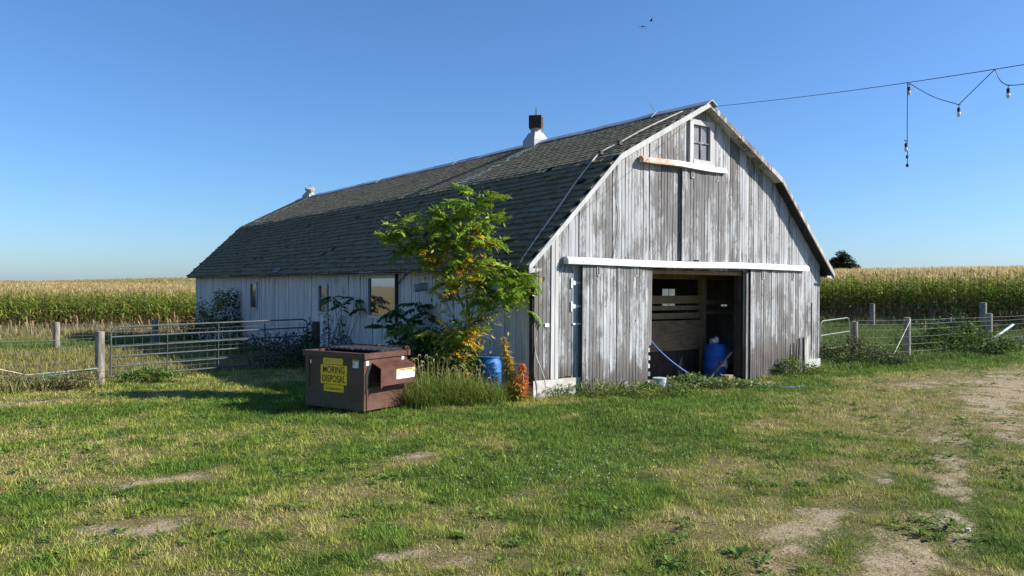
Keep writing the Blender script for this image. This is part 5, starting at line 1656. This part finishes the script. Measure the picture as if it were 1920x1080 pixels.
# ---------------------------------------------------------------- corn
def corn_proto(seed, tops=False, gold=.84):
    rr = np.random.default_rng(seed)
    Hc = 2.05 * rr.uniform(.92, 1.08)
    Vs, Ts, Cs = [], [], []
    o_ = 0
    def addm(V, T, C):
        nonlocal o_
        Vs.append(np.array(V, float)); Ts.append(np.array(T) + o_); Cs.append(np.array(C, float)); o_ += len(V)
    z0 = Hc * .55 if tops else 0
    r = .013
    V, C = [], []
    for z in (z0, Hc):
        for k in range(3):
            a = k * 2.094
            V.append((r * math.cos(a), r * math.sin(a), z)); C.append((.20, .19, .07))
    addm(V, [(0, 1, 4), (0, 4, 3), (1, 2, 5), (1, 5, 4), (2, 0, 3), (2, 3, 5)], C)
    nl = 12
    side = rr.uniform(0, 6.28)
    for k in range(nl):
        f = (k + .6) / nl
        z = Hc * (.06 + .90 * f)
        if tops and f < .62:
            continue
        yaw = side + (k % 2) * math.pi + rr.normal(0, .45)
        L = (.62 + .35 * math.sin(math.pi * min(1, f * 1.05))) * rr.uniform(.75, 1.1) * (.75 if f > .85 else 1)
        dryl = f < .30 + rr.normal(0, .06)
        drp = 1.9 if dryl else rr.uniform(.55, 1.25)
        w = .055 * rr.uniform(.8, 1.2)
        if dryl:
            c = np.array([.46, .34, .18]) * rr.uniform(.55, 1.1)
        elif f > gold or rr.random() < .10:
            c = np.array([.55, .43, .14]) * rr.uniform(.7, 1.1)
        else:
            c = (np.array([.15, .25, .034]) * (1 - f) + np.array([.25, .34, .045]) * f) * rr.uniform(.75, 1.25)
        fd = np.array([math.cos(yaw), math.sin(yaw), 0]); sd = np.array([-math.sin(yaw), math.cos(yaw), 0])
        V = []
        S = 3
        for j in range(S + 1):
            t_ = j / S
            p = fd * L * (t_ * (.85 - .22 * drp * t_)) + np.array([0, 0, z + L * (.75 * t_ - drp * .85 * t_ * t_)])
            p[2] = max(p[2], .03)
            ww = w * (1 - t_ ** 2) * (.6 if j == 0 else 1) + .004
            tw_ = sd * math.cos(t_ * .8) + np.array([0, 0, 1]) * math.sin(t_ * .8) * .5
            V += [p - tw_ * ww / 2 * 1.6, p + tw_ * ww / 2 * 1.6]
        T = []
        for j in range(S):
            q = 2 * j
            T += [(q, q + 1, q + 3), (q, q + 3, q + 2)]
        addm(V, T, np.repeat([c], len(V), 0))
    for k in range(6):
        a = rr.uniform(0, 6.28); sp = rr.uniform(.02, .14); L = rr.uniform(.2, .34)
        b = np.array([0, 0, Hc - .02]); e_ = b + np.array([math.cos(a) * sp, math.sin(a) * sp, L])
        sd = np.array([-math.sin(a), math.cos(a), 0]) * .014
        addm([b - sd, b + sd, e_], [(0, 1, 2)], np.repeat([np.array([.62, .47, .22]) * rr.uniform(.7, 1.15)], 3, 0))
    if not tops:
        a = rr.uniform(0, 6.28); z = Hc * .45
        d_ = np.array([math.cos(a), math.sin(a), 0])
        sd = np.array([-math.sin(a), math.cos(a), 0]) * .035
        p = d_ * .03 + np.array([0, 0, z])
        addm([p, p + d_ * .08 + sd + [0, 0, .10], p + d_ * .10 + [0, 0, .26], p + d_ * .08 - sd + [0, 0, .10], p + d_ * .12 + [0, 0, .1]], [(0, 1, 4), (1, 2, 4), (2, 3, 4), (3, 0, 4)], np.repeat([[.40, .33, .18]], 5, 0))
    return np.concatenate(Vs), np.concatenate(Ts), np.concatenate(Cs)
FULL = [corn_proto(k, False, .97) for k in range(7)]
TOPS = [corn_proto(40 + k, True) for k in range(6)]
def plant(xs, ys, protos, sc, widen=1.0, sink=0.):
    parts = []
    which = RNG.integers(0, len(protos), len(xs))
    zs = tz(xs, ys) - sink
    yaw = RNG.uniform(0, 6.28, len(xs))
    s = sc * RNG.uniform(.88, 1.1, len(xs))
    tone = RNG.normal(1, .14, len(xs))
    for q, (V, T, C) in enumerate(protos):
        k = np.where(which == q)[0]
        if not len(k):
            continue
        c, sn = np.cos(yaw[k]), np.sin(yaw[k])
        wv = widen if np.isscalar(widen) else widen[k][:, None]
        X = (V[None, :, 0] * c[:, None] - V[None, :, 1] * sn[:, None]) * s[k][:, None] * wv + xs[k][:, None]
        Y = (V[None, :, 0] * sn[:, None] + V[None, :, 1] * c[:, None]) * s[k][:, None] * wv + ys[k][:, None]
        Z = V[None, :, 2] * s[k][:, None] + zs[k][:, None]
        VV = np.stack([X, Y, Z], -1).reshape(-1, 3)
        TT = (T[None] + (np.arange(len(k)) * len(V))[:, None, None]).reshape(-1, 3)
        CC = (C[None] * tone[k][:, None, None]).reshape(-1, 3)
        parts.append((VV, TT, CC))
    return merge(parts)
def rows(a0, a1, step, nrow, gap, jit=.05):
    A, B = [], []
    for r_ in range(nrow):
        s = np.arange(a0, a1, step) + RNG.uniform(-jit, jit, len(np.arange(a0, a1, step)))
        A.append(s); B.append(np.full(len(s), r_ * gap) + RNG.normal(0, .05, len(s)))
    return np.concatenate(A), np.concatenate(B)
def wedge(u0, u1, D0, D1, n):
    """points of the field between two bearings, denser nearer"""
    tn = RNG.uniform(u0, u1, n)
    D = (D0 ** 1.0 + RNG.random(n) * (D1 - D0))
    return cx_ + (fw.x + rt.x * tn) * D, cy_ + (fw.y + rt.y * tn) * D
a, b_ = rows(-20, 4, .17, 4, .76)
pl = [plant(a, CORN_Y + b_, FULL, 1.08)]
a, b_ = rows(-19, 5, .26, 9, .9)
pl.append(plant(a, CORN_Y + 3.0 + b_, TOPS, 1.02, 1.2))
x, y = wedge(-.80, -.33, 52, 130, 9000)
k = y > CORN_Y + 10
pl.append(plant(x[k], y[k], TOPS, 1.04, 1.7))
x, y = wedge(-.80, -.30, 120, 330, 5000)
pl.append(plant(x, y, TOPS, 1.04, 3.2))
V, T, C = merge(pl)
tag(link('corn_field', np_mesh('corn_field', V, T, C, 'corn')), 'ripening corn field beyond the left fence, left of the barn', 'corn', kind='stuff')
a, b_ = rows(-6, 24, .17, 4, .76)
pl = [plant(CORN_X + b_, a, FULL, 1.2)]
a, b_ = rows(-6, 26, .26, 9, .9)
pl.append(plant(CORN_X + 3.0 + b_, a, TOPS, 1.2, 1.2))
x, y = wedge(.33, .80, 50, 110, 9000)
k = x > CORN_X + 10
pl.append(plant(x[k], y[k], TOPS, 1.12, 1.7))
x, y = wedge(.33, .80, 105, 300, 6000)
pl.append(plant(x, y, TOPS, 1.05, 3.0))
V, T, C = merge(pl)
tag(link('corn_field', np_mesh('corn_field', V, T, C, 'corn')), 'taller ripening corn field rising behind the right fence', 'corn', kind='stuff')

# ---------------------------------------------------------------- distant trees
def far_tree(label, x, y, z, H, Wd, n, leaf, pal, group=None):
    t_ = thing('distant_tree', label, 'tree', (x, y, z), 0, group)
    MB().tube([(0, 0, -3), (0, .1, H * .3), (.1, 0, H * .7)], [H * .035, H * .028, H * .01], 8).build('trunk', 'bark_dark', t_)
    rr = np.random.default_rng(int(abs(x)))
    parts = []
    for k in range(17):
        v0 = rr.normal(0, 1, 3); v0 /= np.linalg.norm(v0)
        c = v0 * rr.random() ** .4 * np.array([Wd * .36, Wd * .36, H * .27]) + np.array([0, 0, H * .58])
        m_ = n // 17
        v = rr.normal(0, 1, (m_, 3)); v /= np.linalg.norm(v, axis=1)[:, None]
        P = c + v * rr.random((m_, 1)) ** .4 * np.array([Wd * .15, Wd * .15, H * .13])
        parts.append(leaf_cards(P, rr.uniform(.6, 1.2, m_) * leaf, rr.uniform(0, 6.28, m_), rr.uniform(-.6, .6, m_), rr.normal(0, .5, m_), colmix(m_, pal, [1] * len(pal), .2), .7))
    V, T, C = merge(parts)
    link('crown', np_mesh('crown', V, T, C, 'foliage'), t_)['kind'] = 'stuff'
    return t_
far_tree('round dark tree on the skyline just right of the barn roof', 211.3, 117.7, 4.6, 10.6, 12.0, 7000, .62, ((.035, .055, .018), (.05, .075, .022), (.025, .04, .016)))
far_tree('tiny tree on the left skyline nearest the barn roof', 118, 704, 1.5, 7.5, 7, 700, 1.2, ((.03, .045, .02),))
far_tree('tiny low tree on the skyline, second from the barn roof', 97.5, 775, 1.5, 6.0, 8, 700, 1.2, ((.03, .045, .02),))
far_tree('tiny tree clump on the skyline at the left edge of the photo', 38.9, 943, 1.5, 5.2, 34, 1200, 1.6, ((.035, .05, .03),))
